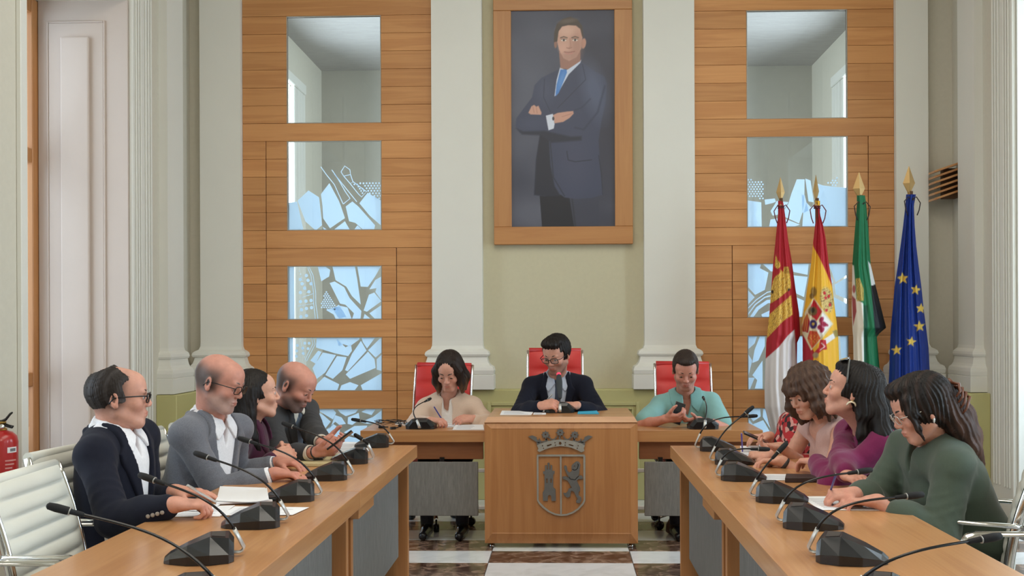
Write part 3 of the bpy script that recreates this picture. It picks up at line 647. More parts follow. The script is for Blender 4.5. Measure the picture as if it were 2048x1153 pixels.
# ------------------------------------------------------------------ bodies: distance fields turned into one continuous skin
class Field:
    def __init__(s, lo, hi, h):
        s.lo = np.array(lo, float); s.h = h; s.n = np.ceil((np.array(hi)-s.lo)/h).astype(int)+1
        s.v = np.full(s.n, .2, np.float32); s.ax = [(s.lo[i]+h*np.arange(s.n[i])).astype(np.float32) for i in range(3)]
    def sub(s, lo, hi):
        i0 = np.clip(np.floor((np.array(lo)-s.lo)/s.h).astype(int), 0, s.n-1); i1 = np.clip(np.ceil((np.array(hi)-s.lo)/s.h).astype(int)+1, 1, s.n)
        if np.any(i1 <= i0): return None, None
        sl = tuple(slice(a, b) for a, b in zip(i0, i1))
        return sl, np.meshgrid(*[s.ax[i][sl[i]] for i in range(3)], indexing='ij', sparse=True)
    def put(s, fn, lo, hi, k=.01, op='add', mg=.02):
        sl, g = s.sub(np.array(lo)-k-mg, np.array(hi)+k+mg)
        if sl is None: return
        d = fn(*g).astype(np.float32); v = s.v[sl]
        if op == 'add':
            if k > 0:
                h = np.clip(.5+.5*(v-d)/k, 0, 1); s.v[sl] = v*(1-h)+d*h-k*h*(1-h)
            else: s.v[sl] = np.minimum(v, d)
        elif op == 'cut':
            if k > 0:
                h = np.clip(.5-.5*(v+d)/k, 0, 1); s.v[sl] = v*(1-h)-d*h+k*h*(1-h)
            else: s.v[sl] = np.maximum(v, -d)
        elif op == 'disp': s.v[sl] = v+d
    def cone(s, a, b, ra, rb, k=.01, op='add'):
        a = np.array(a, float); b = np.array(b, float); ab = b-a; L2 = float(ab@ab)+1e-9; R = max(ra, rb)
        def fn(X, Y, Z):
            t = np.clip(((X-a[0])*ab[0]+(Y-a[1])*ab[1]+(Z-a[2])*ab[2])/L2, 0, 1)
            return np.sqrt((X-a[0]-t*ab[0])**2+(Y-a[1]-t*ab[1])**2+(Z-a[2]-t*ab[2])**2)-(ra+(rb-ra)*t)
        s.put(fn, np.minimum(a, b)-R, np.maximum(a, b)+R, k, op)
    def chain(s, pts, rs, k=.01, op='add'):
        for i in range(len(pts)-1): s.cone(pts[i], pts[i+1], rs[i], rs[i+1], k, op)
    def ell(s, c, r, Mx=None, k=.01, op='add'):
        c = np.array(c, float); r = np.array(r, float); A = np.eye(3) if Mx is None else np.array(Mx)   # rows: axes
        def fn(X, Y, Z):
            q = [(A[i, 0]*(X-c[0])+A[i, 1]*(Y-c[1])+A[i, 2]*(Z-c[2])) for i in range(3)]
            k0 = np.sqrt(sum((q[i]/r[i])**2 for i in range(3)))+1e-6; k1 = np.sqrt(sum((q[i]/r[i]**2)**2 for i in range(3)))+1e-6
            return k0*(k0-1)/k1
        e = np.sqrt(((A*r[:, None])**2).sum(0)); s.put(fn, c-e, c+e, k, op)
    def box(s, c, hf, rd, Mx=None, k=.01, op='add'):
        c = np.array(c, float); hf = np.array(hf, float); A = np.eye(3) if Mx is None else np.array(Mx)
        def fn(X, Y, Z):
            q = [np.abs(A[i, 0]*(X-c[0])+A[i, 1]*(Y-c[1])+A[i, 2]*(Z-c[2]))-hf[i]+rd for i in range(3)]
            return np.sqrt(sum(np.maximum(x, 0)**2 for x in q))+np.minimum(np.maximum(np.maximum(q[0], q[1]), q[2]), 0)-rd
        e = (np.abs(A)*hf[:, None]).sum(0); s.put(fn, c-e, c+e, k, op)
    def surface(s):
        v = s.v; I = v < 0
        nx, ny, nz = v.shape
        cnt = np.zeros((nx-1, ny-1, nz-1), np.int8)
        for dx in (0, 1):
            for dy in (0, 1):
                for dz in (0, 1): cnt += I[dx:nx-1+dx, dy:ny-1+dy, dz:nz-1+dz]
        act = np.argwhere((cnt > 0) & (cnt < 8))
        if not len(act): return np.zeros((0, 3)), np.zeros((0, 4), int)
        idx = np.full(cnt.shape, -1, np.int32); idx[tuple(act.T)] = np.arange(len(act))
        ax, ay, az = act.T; acc = np.zeros((len(act), 3)); num = np.zeros(len(act))
        cv = {(dx, dy, dz): v[ax+dx, ay+dy, az+dz].astype(float) for dx in (0, 1) for dy in (0, 1) for dz in (0, 1)}
        for a in cv:
            for i in range(3):
                if a[i] == 0:
                    b = tuple(1 if j == i else a[j] for j in range(3)); va, vb = cv[a], cv[b]; m = (va < 0) != (vb < 0)
                    t = np.where(m, va/np.where(m, va-vb, 1), 0); p = np.tile(np.array(a, float), (len(act), 1)); p[:, i] = t
                    acc += np.where(m[:, None], p, 0); num += m
        V = s.lo+s.h*(act+acc/num[:, None]); quads = []
        for i in range(3):
            j, k = (i+1) % 3, (i+2) % 3
            a = [slice(1, -1)]*3; a[i] = slice(0, -1); b = [slice(1, -1)]*3; b[i] = slice(1, None)
            A, B = I[tuple(a)], I[tuple(b)]; e = np.argwhere(A != B)
            if not len(e): continue
            fl_ = A[tuple(e.T)]; base = e.copy(); base[:, j] += 1; base[:, k] += 1
            def cell(dj, dk):
                c = base.copy(); c[:, j] += dj; c[:, k] += dk; return idx[tuple(c.T)]
            q = np.stack([cell(-1, -1), cell(0, -1), cell(0, 0), cell(-1, 0)], 1)
            q = np.where(fl_[:, None], q, q[:, ::-1]); quads.append(q)
        return V, np.concatenate(quads)
def relax(V, Q, it=3, lam=.55):
    E_ = np.concatenate([Q[:, [0, 1]], Q[:, [1, 2]], Q[:, [2, 3]], Q[:, [3, 0]]]); n = len(V); cnt = np.maximum(np.bincount(E_[:, 0], minlength=n)+np.bincount(E_[:, 1], minlength=n), 1)
    for _ in range(it):
        S_ = np.stack([np.bincount(E_[:, 0], V[E_[:, 1], k], n)+np.bincount(E_[:, 1], V[E_[:, 0], k], n) for k in range(3)], 1)/cnt[:, None]; V = V+(S_-V)*lam
    return V
def unit(a): a = np.array(a, float); return a/np.linalg.norm(a)
M['skin'] = mat('skin', (1, 1, 1, 1), .48, attr='Col', var=.10, vscale=45, bump=.12, bscale=350, sss=.12, spec=.35)
M['hairm'] = mat('hair_strands', (1, 1, 1, 1), .5, attr='Col', var=.28, vscale=40, stretch=(1, 1, .25), bump=.5, bscale=120, spec=.22)
M['eye'] = mat('eye', (1, 1, 1, 1), .15, attr='Col'); M['lens'] = None
def lens_mat():
    m = bpy.data.materials.new('lens'); m.use_nodes = True; nt = m.node_tree; nt.nodes.clear(); L = nt.links.new
    o = nt.nodes.new('ShaderNodeOutputMaterial'); mx = nt.nodes.new('ShaderNodeMixShader'); t = nt.nodes.new('ShaderNodeBsdfTransparent'); g = nt.nodes.new('ShaderNodeBsdfGlossy')
    t.inputs[0].default_value = (.9, .92, .93, 1); g.inputs['Roughness'].default_value = .03; mx.inputs[0].default_value = .1
    L(t.outputs[0], mx.inputs[1]); L(g.outputs[0], mx.inputs[2]); L(mx.outputs[0], o.inputs[0]); return m
M['lens'] = lens_mat()
def cloth(name, col, rough=.85, var=.08, sheen=.2, vs=140): return mat(name, col, rough, var=var, vscale=vs, sheen=sheen, bump=.2, bscale=420, spec=.25)
def folds(seed, A=.003, fr=26):
    rs = np.random.RandomState(seed); D = [unit(rs.randn(3)) for _ in range(5)]; ph = rs.rand(5)*6.28
    def f(X, Y, Z):
        wv = .035*np.sin(11*(D[0][0]*X+D[0][1]*Y+D[0][2]*Z)+ph[0])+.02*np.sin(19*(D[1][0]*X+D[1][1]*Y+D[1][2]*Z)+ph[1])
        a = np.sin(fr*(D[2][0]*X+D[2][1]*Y+D[2][2]*Z+wv)+ph[2]); b = np.sin(fr*1.7*(D[3][0]*X+D[3][1]*Y+D[3][2]*Z+wv)+ph[3])
        return A*(1.2*np.abs(a)**.7-.7+.45*b)
    return f
def ik(S, Wp, l1, l2, pole):
    S, Wp, pole = map(lambda q: np.array(q, float), (S, Wp, pole)); d = Wp-S; L = np.linalg.norm(d)
    if L > (l1+l2)*.995: f = L/(l1+l2)*1.006; l1 *= f; l2 *= f
    u = d/L; a = (l1*l1-l2*l2+L*L)/(2*L); h = math.sqrt(max(l1*l1-a*a, 1e-6)); p = pole-u*(pole@u); return S+u*a+unit(p)*h
HANDS = {   # curl angles of the four fingers (three joints), thumb (spread, bend)
    'flat': ([(8, 14, 10)]*4, (38, 12)), 'relax': ([(22, 26, 16), (26, 30, 18), (30, 32, 18), (34, 32, 18)], (34, 16)),
    'pen': ([(42, 48, 22), (50, 52, 25), (62, 62, 35), (70, 66, 38)], (26, 30)), 'grip': ([(46, 52, 30), (48, 55, 32), (52, 55, 32), (56, 52, 30)], (22, 30)),
    'phone': ([(34, 44, 26), (38, 46, 28), (42, 48, 28), (46, 46, 26)], (46, 10)), 'clasp': ([(48, 50, 30)]*4, (30, 24))}
def hand_frame(w, d, n, right):
    d = unit(d); n = np.array(n, float); n = unit(n-d*(d@n)); t = np.cross(d, n)*(1 if right else -1); return d, n, t
def hand(fd, w, d, n, right, pose, sc=1.0):
    d, n, t = hand_frame(w, d, n, right); w = np.array(w, float); A = np.array([d, t, n]); s = sc
    fd.box(w+d*.05*s+t*.001, (.046*s, .037*s, .0125*s), .012*s, A, .012)
    fd.cone(w-d*.01, w+d*.03*s, .026*s, .022*s, .016); fd.ell(w+d*.035*s+t*.028*s+n*.006, (.032*s, .017*s, .014*s), A, .012)
    cur, (ts, tb) = HANDS[pose]
    for i, (off, L) in enumerate(zip((.0285, .0095, -.0095, -.0275), (.072, .080, .075, .060))):
        p = w+d*(.093-.006*abs(i-1.2))*s+t*off*s; a = 0; rr = .0088*s if i < 3 else .0078*s; dirs0 = unit(d+t*off*2.2)
        pts = [p-d*.02*s, p]
        for q, fr in zip(cur[i], (.44, .31, .25)):
            a += math.radians(q); p = p+(dirs0*math.cos(a)+n*math.sin(a))*L*fr*s; pts.append(p)
        fd.chain(pts, [rr*1.12, rr*1.1, rr, rr*.95, rr*.8], .004)
    a = math.radians(ts); p0 = w+d*.022*s+t*.030*s+n*.004; d1 = unit(d*math.cos(a)+t*math.sin(a)+n*.25); p1 = p0+d1*.042*s
    b = math.radians(tb); d2 = unit(d1+n*math.sin(b)*.8-t*math.sin(b)*1.1); p2 = p1+d2*.030*s; p3 = p2+unit(d2-t*.35)*.022*s
    fd.chain([p0, p1, p2, p3], [.0145*s, .0112*s, .0098*s, .0078*s], .006)
    return w+d*.10*s+n*.02
def head_frame(az, pitch, roll=0):
    a, p, r = map(math.radians, (az, pitch, roll)); f = np.array([math.cos(a)*math.cos(p), math.sin(a)*math.cos(p), math.sin(p)])
    x = unit(np.cross(f, [0, 0, 1])); u = np.cross(x, f); x, u = x*math.cos(r)+u*math.sin(r), u*math.cos(r)-x*math.sin(r); return np.array([x, f, u])
def head_mesh(Hc, A, N, skin, lips, s=1.0, fem=False, beard=None, buzz=None, eyes='down', neck_r=.056, h=.0028):
    T = lambda x, y, z: Hc+(A[0]*x+A[1]*y+A[2]*z)*s
    fd = Field(np.minimum(Hc-.15*s, np.array(N)-.085), np.maximum(Hc+.15*s, np.array(N)+.085), h)
    E = lambda c, r, k=.01, op='add': fd.ell(T(*c), np.array(r)*s, A, k*s, op)
    K = lambda a, b, ra, rb, k=.01, op='add': fd.cone(T(*a), T(*b), ra*s, rb*s, k*s, op)
    E((0, -.016, .030), (.0765, .098, .089)); E((0, .030, -.030), (.0600 if not fem else .057, .064, .083), .03)
    E((0, .052, .045), (.060, .045, .050), .03)
    K((-.014, .070, -.100), (.014, .070, -.100), .0185 if not fem else .015, .0185 if not fem else .015, .022)
    for q in (-1, 1):
        K((q*.052, .0, -.058), (q*.020, .064, -.098), .022 if not fem else .018, .018, .022)
        E((q*.040, .066, -.026), (.024, .022, .022), .02)
        E((q*.032, .1015, -.001), (.017, .0125, .0125), .014, 'cut')
    K((-.036, .084, .021), (.036, .084, .021), .0105 if not fem else .008, .0105 if not fem else .008, .014)
    K((0, .0915, .012), (0, .1085, -.026), .0068, .0098, .009); E((0, .1045, -.032), (.0120, .0105, .0085), .006)
    for q in (-1, 1):
        E((q*.0115, .0995, -.0335), (.0070, .0095, .0068), .005); E((q*.0065, .1035, -.0405), (.0032, .0045, .003), .003, 'cut')
        E((q*.0315, .0835, .0005), (.0158, .0120, .0125), .004)
        if eyes == 'open': K((q*.0230, .097, .0000), (q*.040, .092, -.0005), .0036, .0034, .002, 'cut')
        else: K((q*.0215, .0975, -.0052), (q*.042, .0915, -.0058), .0017, .0017, .002, 'cut')
        # ear: shell, rim, hollow, lobe
        Ae = np.array([A[0]*math.cos(.35)-A[1]*q*math.sin(.35), A[1]*math.cos(.35)+A[0]*q*math.sin(.35), A[2]])
        fd.ell(T(q*.079, -.012, -.004), np.array((.0075, .0185, .0310))*s, Ae, .006*s); fd.ell(T(q*.0785, -.004, -.028), np.array((.007, .009, .010))*s, Ae, .006*s)
        fd.ell(T(q*.087, -.009, .000), np.array((.0065, .0105, .0200))*s, Ae, .004*s, 'cut')
    E((0, .0785, -.066), (.026, .018, .020), .018)
    K((-.019, .0930, -.0600), (0, .0982, -.0575), .0038, .0049, .005); K((0, .0982, -.0575), (.019, .0930, -.0600), .0049, .0038, .005)
    K((-.015, .0926, -.0700), (.015, .0926, -.0700), .0055, .0055, .006); K((0, .0945, -.0700), (0, .0945, -.0700), .006, .006, .006)
    K((-.022, .0948, -.0642), (.022, .0948, -.0642), .0014, .0014, .002, 'cut')
    E((0, .102, -.048), (.004, .004, .008), .006, 'cut')
    # neck with a hint of throat
    n0 = T(0, -.030, -.045); N = np.array(N, float); fd.cone(n0, N, neck_r*.98*s, neck_r*1.06*s, .03); fd.cone(T(0, .0, -.085), N+A[1]*.014, neck_r*.7*s, neck_r*.85*s, .03)
    fd.cone(N, N-np.array([0, 0, .05]), neck_r*1.02*s, neck_r*1.1*s, .012)
    V, Q = fd.surface(); L = (V-Hc) @ A.T / s; x, y, z = L.T
    col = np.tile(np.array(skin), (len(V), 1)); gm = lambda cx_, cy, cz, r: np.exp(-((np.abs(x)-cx_)**2+(y-cy)**2+(z-cz)**2)/r**2)[:, None]
    blush = gm(.045, .075, -.030, .028)*.35+gm(0, .118, -.03, .016)*.45+gm(.085, -.01, -.01, .03)*.4
    col = col*(1-blush)+col*np.array([1.03, .84, .82])*blush
    lipm = (gm(0, .097, -.0645, .0105)*1.0+gm(.011, .094, -.0645, .0095)).clip(0, 1)*(y > .088)[:, None]; col = col*(1-lipm*.8)+np.array(lips)*lipm*.8
    if beard is not None:
        bm = 1/(1+np.exp(-(-.040-z-.25*np.maximum(0, .045-y)-.25*np.maximum(0, y-.07)*(np.abs(x) < .012))/.006)); bm *= 1/(1+np.exp(-(y-.0)/.008)); bm *= 1/(1+np.exp(-(z+.125)/.006))
        bm *= 1-.85*np.exp(-(x**2/.018**2+(z+.0645)**2/.0095**2)); bm = (bm*beard[1])[:, None]; col = col*(1-bm)+np.array(beard[0])*bm
    if buzz is not None:      # close-cropped sides: (colour, strength, top height)
        hm = 1/(1+np.exp((z-buzz[2]-.25*np.maximum(0, -y-.03))/.010)); hm *= 1/(1+np.exp(-(z+.050)/.010))*1/(1+np.exp((y-.028-.15*z)/.007)); hm *= np.where(np.abs(x) > .082, 0, 1)
        hm = (hm*buzz[1])[:, None]; col = col*(1-hm)+np.array(buzz[0])*hm
    return V, Q, np.clip(col, 0, 1)
def uv_ball(c, r, A, iris, gaze=(0, 1, 0), n=14, sx=(1, 1, 1)):
    V, Fc, Cc = [], [], []; g = unit(gaze)
    for i in range(n+1):
        th = PI*i/n
        for j in range(n*2):
            ph = PI*j/n; l = np.array([math.sin(th)*math.cos(ph), math.cos(th), math.sin(th)*math.sin(ph)])
            V.append(c+(A[0]*l[0]*sx[0]+A[1]*l[1]*sx[1]+A[2]*l[2]*sx[2])*r); dd = l@g
            Cc.append((.01, .01, .01) if dd > .95 else iris if dd > .82 else (.46, .42, .40))
    for i in range(n):
        for j in range(n*2): Fc.append((i*n*2+j, i*n*2+(j+1) % (n*2), (i+1)*n*2+(j+1) % (n*2), (i+1)*n*2+j))
    return V, Fc, Cc
def strands(Hc, A, amp, fr, seed):
    ph = seed*1.7
    def f(X, Y, Z):
        lx = A[0][0]*(X-Hc[0])+A[0][1]*(Y-Hc[1])+A[0][2]*(Z-Hc[2]); ly = A[1][0]*(X-Hc[0])+A[1][1]*(Y-Hc[1])+A[1][2]*(Z-Hc[2]); lz = A[2][0]*(X-Hc[0])+A[2][1]*(Y-Hc[1])+A[2][2]*(Z-Hc[2])
        a = np.arctan2(lx, ly+.02); wv = .25*np.sin(22*lz+ph)+.12*np.sin(47*lz+3*a+ph)
        return amp*(np.sin(fr*(a+wv*.25)+ph)+.6*np.sin(fr*2.3*(a+wv*.3)))
    return f
def hair_mesh(Hc, A, s, spec, h=.0032):
    """spec: cap thickness, hairline boxes to cut, chains of locks in head coordinates (or world offsets), groove amplitude"""
    T = lambda p: Hc+(A[0]*p[0]+A[1]*p[1]+A[2]*p[2])*s
    locks = [([T(p) for p in pts], rs) for pts, rs in spec.get('locks', [])]+[([Hc+np.array(p) for p in pts], rs) for pts, rs in spec.get('wlocks', [])]
    allp = [Hc-.135*s, Hc+.135*s]+[p+q for pts, rs in locks for p in pts for q in (np.full(3, max(rs)), -np.full(3, max(rs)))]
    fd = Field(np.min(allp, 0)-.02, np.max(allp, 0)+.02, h); t = spec['cap']
    fd.ell(T((0, -.018, .030)), np.array((.0765+t, .098+t, .089+t*1.1))*s, A, 0)
    for c, r, k in spec.get('vol', []): fd.ell(T(c), np.array(r)*s, A, k)
    if spec.get('back', True):
        fd.ell(T((0, -.045, -.02)), np.array((.066+t, .070+t, .075))*s, A, .02)
    for c, hf, rd, pitch in spec['cuts']:
        cp, sp = math.cos(pitch), math.sin(pitch); B = np.array([A[0], A[1]*cp+A[2]*sp, A[2]*cp-A[1]*sp]); fd.box(T(c), np.array(hf)*s, rd, B, .006, 'cut')
    for c, r in spec.get('ecuts', []): fd.ell(T(c), np.array(r)*s, A, .008, 'cut')
    for pts, rs in locks: fd.chain(pts, rs, spec.get('lk', .012))
    for c, hf, rd, pitch in spec.get('cuts2', []):
        cp, sp = math.cos(pitch), math.sin(pitch); B = np.array([A[0], A[1]*cp+A[2]*sp, A[2]*cp-A[1]*sp]); fd.box(T(c), np.array(hf)*s, rd, B, .006, 'cut')
    fd.put(strands(Hc, A, spec.get('amp', .0016), spec.get('fr', 46), spec.get('seed', 1)), fd.lo, fd.lo+fd.h*fd.n, 0, 'disp', 0)
    if spec.get('curl'):
        fd.put(folds(spec.get('seed', 1), spec['curl'], 75), fd.lo, fd.lo+fd.h*fd.n, 0, 'disp', 0)
    V, Q = fd.surface(); L = (V-Hc) @ A.T / s
    c0, c1 = np.array(spec['col']), np.array(spec.get('col2', spec['col'])); m = spec.get('mix', lambda L: np.zeros(len(L)))(L)[:, None]
    m = np.clip(m+.2*np.sin(L[:, :1]*160+L[:, 1:2]*130), 0, 1) if 'col2' in spec else m
    return V, Q, c0*(1-m)+c1*m
def poly_sd(u, v, poly):
    d = None; sgn = None
    P_ = [np.array(p, float) for p in poly]; n = len(P_); d = np.full(np.broadcast(u, v).shape, 1e9); ins = np.zeros(d.shape, bool)
    for i in range(n):
        a, b = P_[i], P_[i-1]; e = b-a; wx, wy = u-a[0], v-a[1]; t = np.clip((wx*e[0]+wy*e[1])/(e@e+1e-12), 0, 1); d = np.minimum(d, (wx-e[0]*t)**2+(wy-e[1]*t)**2)
        ins ^= ((a[1] > v) != (b[1] > v)) & (u < (b[0]-a[0])*(v-a[1])/(b[1]-a[1]+1e-12)+a[0])
    d = np.sqrt(d); return np.where(ins, -d, d)
def person(label, P, N, Hc, chest, head, arms, skin, wear, hair=None, s=1.0, fem=False, build=1.0, eyes='down', beard=None, buzz=None, glasses=None, brow=(.03, .02, .015), lips=None, sh=None, seed=1, belly=0, legs=True, lean_u=None, hs=1.0, legdir=None, hands_sc=1.0, neck_r=None):
    """P pelvis, N neck base, Hc head centre (metres); chest = azimuth; arms = {'R': (wrist, dir, palm normal, pose, pole, shoulder push)}"""
    P, N, Hc = (np.array(q, float) for q in (P, N, Hc)); a = math.radians(chest); u = unit(N-P); f0 = np.array([math.cos(a), math.sin(a), 0]); f = unit(f0-u*(f0@u)); r = np.cross(f, u)
    root = empty('person', (P[0], P[1], 0), 0, label, 'person'); near = Hc[1] < 4.6; o0 = np.array([P[0], P[1], 0])
    lips = lips if lips is not None else np.array(skin)*np.array([.80, .48, .46]); A = head_frame(*head)
    shw = (sh if sh else (.172 if not fem else .152))*build; L = np.linalg.norm(N-P)
    S = {}; Ed = {}; Wd = {}
    for k, q in (('R', 1), ('L', -1)):
        wr, d, n, pose, pole, push = arms[k]
        S[k] = N+r*q*shw-u*.062+np.array(push); Wd[k] = np.array(wr, float); Ed[k] = ik(S[k], Wd[k], .275*s, .245*s, pole)
    soft = {'jacket': 2, 'lapel': 3, 'shirt': 3, 'blouse': 2, 'top': 3, 'sweater': 3, 'polo_shirt': 3, 'shirt_collar': 1, 'tie': 3, 'collar': 1}
    put = lambda name, VQC, m: link(name, mesh_np(name, (relax(VQC[0], VQC[1], soft[name]) if name in soft else VQC[0])-o0, VQC[1], True, VQC[2] if len(VQC) > 2 else None), m, root)
    skinc = np.array(skin)
    # ---- body: head and neck, torso core, arms and hands
    hv = head_mesh(Hc, A, N, skin, lips, hs, fem, beard, buzz, eyes, neck_r if neck_r else (.056 if not fem else .048), .0031 if near else .0038)
    pts = [P, N]+[S[k] for k in S]+[Ed[k] for k in Ed]+[Wd[k]+unit(arms[k][1])*.2 for k in Wd]+[Wd[k] for k in Wd]
    fd = Field(np.min(pts, 0)-.11, np.max(pts, 0)+.11, .0042 if near else .0052); fr = .9 if fem else 1.0
    fd.cone(P+u*.1, N-u*.08, .07, .075, .02); fd.cone(S['R']-r*.03, S['L']+r*.03, .045, .045, .03); fd.cone(N-u*.09, N+u*.03, .06, .05*fr, .03)
    for k, q in (('R', 1), ('L', -1)):
        bare = wear.get('bare'); ra = .046*fr*build if bare else .040*fr
        fd.cone(N-u*.02+r*q*.02, S[k], .040, .048*fr, .03); fd.ell(S[k], (.052*fr,)*3, None, .02)
        fd.cone(S[k], Ed[k], ra*1.08, ra*.88, .02); fd.cone(Ed[k], Ed[k]+(Wd[k]-Ed[k])*.35, ra*.86, ra*.86, .02); fd.cone(Ed[k]+(Wd[k]-Ed[k])*.35, Wd[k], ra*.86, .0255*fr*hands_sc, .02)
        hand(fd, Wd[k], arms[k][1], arms[k][2], k == 'R', arms[k][3], (.92 if fem else 1.02)*hands_sc)
    if wear.get('bare'):      # chest and back show too
        B = np.array([r, f, u]); fd.ell(P+u*L*.62, (.150*build, .098, .19), B, .04); fd.ell(P+u*L*.86-f*.004, (.125*build, .070, .08), B, .04)
    V, Q = fd.surface(); ca = np.tile(skinc*np.array([1.0, .95, .93]), (len(V), 1))
    ca = ca*np.random.RandomState(seed).normal(1, .01, (len(V), 1))
    for k in Wd:
        d_, n_, t_ = hand_frame(Wd[k], arms[k][1], arms[k][2], k == 'R'); q = (V-Wd[k]) @ d_
        kn = (np.exp(-((q-.098)/.012)**2)*(np.linalg.norm(V-Wd[k], axis=1) < .2))[:, None]*.22; ca = ca*(1-kn)+ca*np.array([1.05, .72, .7])*kn
    tri = lambda q: np.concatenate([q[:, [0, 1, 2]], q[:, [0, 2, 3]]])
    Q = tri(Q)
    if not wear.get('bare'):      # under the sleeves and the clothes a coarser skin is enough
        far_ = np.minimum(*[np.linalg.norm(V-Wd[k], axis=1) for k in Wd]) > .17; key = np.where(far_[:, None], np.round(V/.017), np.arange(len(V))[:, None]+1e6).astype(np.int64)
        _, inv = np.unique(key, axis=0, return_inverse=True); inv = inv.ravel(); n_ = inv.max()+1; c_ = np.bincount(inv, minlength=n_)
        V = np.stack([np.bincount(inv, V[:, k], n_)/c_ for k in range(3)], 1); ca = np.stack([np.bincount(inv, ca[:, k], n_)/c_ for k in range(3)], 1); Q = inv[Q]
        Q = Q[(Q[:, 0] != Q[:, 1]) & (Q[:, 1] != Q[:, 2]) & (Q[:, 0] != Q[:, 2])]; Q = Q[np.unique(np.sort(Q, 1), axis=0, return_index=True)[1]]
    nv = len(hv[0]); put('body', (np.concatenate([hv[0], V]), np.concatenate([tri(hv[1]), Q+nv]), np.concatenate([hv[2], np.clip(ca, 0, 1)])), M['skin'])
    T = lambda x, y, z: Hc+(A[0]*x+A[1]*y+A[2]*z)*hs-o0
    for q in (-1, 1):
        ev = uv_ball(T(q*.0315, .0835, .0)+o0, .0119*hs, A, (.06, .03, .015), (q*.05, 1, -.2 if eyes != 'open' else 0), sx=(1.25, 1, 1)); put('eye', (np.array(ev[0]), np.array(ev[1]), np.array(ev[2])), M['eye'])
        b = MB().tube([T(q*.013, .0965, .0225), T(q*.024, .0968, .0270), T(q*.038, .0912, .0290), T(q*.050, .0800, .0240)], [(.0030, .0035), (.0030, .0042), (.0028, .0036), (.0014, .0016)], 8)
        b.build('eyebrow', mat('brow', (*brow, 1), .7), root)
    if hair:
        for hsp in (hair if isinstance(hair, list) else [hair]): put('hair', hair_mesh(Hc, A, hs, hsp, .0037 if near else .0046), M['hairm'])
    if glasses:
        gm_, wd, ht, rim = glasses; g = MB(); ln = MB()
        for q in (-1, 1):
            rr = []
            for k in range(20):
                t = 2*PI*k/20; cx_ = math.copysign(abs(math.cos(t))**.6, math.cos(t)); cz = math.copysign(abs(math.sin(t))**.6, math.sin(t))
                rr.append((q*.033+cx_*wd/2, .113-abs(q*.033+cx_*wd/2)*.13-.004*(cz < 0), -.003+cz*ht/2))
            g.tube([T(*p) for p in rr+rr[:2]], rim, 6, cap=False); ln.prism([(0, 0)]*0+[(p[0], p[2]) for p in rr], T(0, .107, 0), A[0]*hs, A[2]*hs, 0)
            g.tube([T(q*(.033+wd/2), .105, .005), T(q*.077, .088, .007), T(q*.0825, .02, .006), T(q*.083, -.012, .003), T(q*.080, -.028, -.018)], rim, 6)
        g.tube([T(-.033+wd/2, .110, .002), T(0, .115, .006), T(.033-wd/2, .110, .002)], rim, 6)
        fr_ = g.build('glasses', gm_, root); ln.build('lenses', M['lens'], fr_)
    # ---- clothes
    B = np.array([r, f, u]); bw = build
    def torso(fd, o, k=.04, low=True, sleeves=None, trap=True, chestf=0.0):
        if low:
            fd.ell(P+u*.06, (.165*bw+o, .120+o, .13+o), B, k); fd.ell(P+u*L*.38+f*(.015+belly*.4), (.150*bw+o, .108+belly+o, .17+o), B, k)
        fd.ell(P+u*L*.66+f*.008, (.158*bw+o, .112+o+chestf, .18+o), B, k)
        fd.cone(S['R']-r*.02, S['L']+r*.02, .047*fr+o, .047*fr+o, k); fd.ell(P+u*L*.84-f*.008, (.13*bw+o, .078+o, .09+o), B, k)
        if fem and chestf >= 0:
            for q in (-1, 1): fd.ell(P+u*L*.62+r*q*.068+f*.085, (.062+o*.6, .055+o*.6, .062+o*.6), B, .03)
        if trap:
            for q, kk in ((1, 'R'), (-1, 'L')): fd.cone(N-u*.032-f*.012+r*q*.03, S[kk]+u*.004, .042+o, .050*fr+o, k)
    def sleeve(fd, o, to=1.0, k=.02, wide=0.0, wr=.036):
        for kk in ('R', 'L'):
            e, w_ = Ed[kk], Wd[kk]
            if to <= .5:
                q = to/.5; fd.cone(S[kk], S[kk]+(e-S[kk])*q, .054*fr+o, .050*fr+o+wide, k)
            else:
                q = (to-.5)/.5; fd.cone(S[kk], e, .046*fr+o, .044*fr+o+wide*.6, .03); m = e+(w_-e)*min(q, .5); fd.cone(e, m, .044*fr+o+wide*.6, .041*fr+o+wide, .02)
                if q > .5: fd.cone(m, e+(w_-e)*q, .041*fr+o+wide, wr+o*.5, .02)
    def crease(fd, A_=.004):
        for kk in ('R', 'L'):
            for c, ax_, R_ in ((Ed[kk], unit(Wd[kk]-S[kk]), .085), (S[kk]*.35+Ed[kk]*.65, unit(Ed[kk]-S[kk]), .08), (S[kk]-u*.03, unit(r*(1 if kk == 'R' else -1)*.6-u*.8), .07)):
                n2 = unit(np.cross(ax_, [.3, .5, .8]))
                def fn(X, Y, Z, c=c, ax_=ax_, R_=R_, n2=n2):
                    d2 = (X-c[0])**2+(Y-c[1])**2+(Z-c[2])**2; t = (X-c[0])*ax_[0]+(Y-c[1])*ax_[1]+(Z-c[2])*ax_[2]; q = (X-c[0])*n2[0]+(Y-c[1])*n2[1]+(Z-c[2])*n2[2]
                    return A_*(np.abs(np.sin(78*t+14*q+9*np.sin(23*q)*.25))**.8*1.3-.6)*np.exp(-d2/R_**2)
                fd.put(fn, c-R_*2, c+R_*2, 0, 'disp', 0)
    def loc(X, Y, Z):
        dx, dy, dz = X-N[0], Y-N[1], Z-N[2]
        return dx*r[0]+dy*r[1]+dz*r[2], dx*f[0]+dy*f[1]+dz*f[2], dx*u[0]+dy*u[1]+dz*u[2]
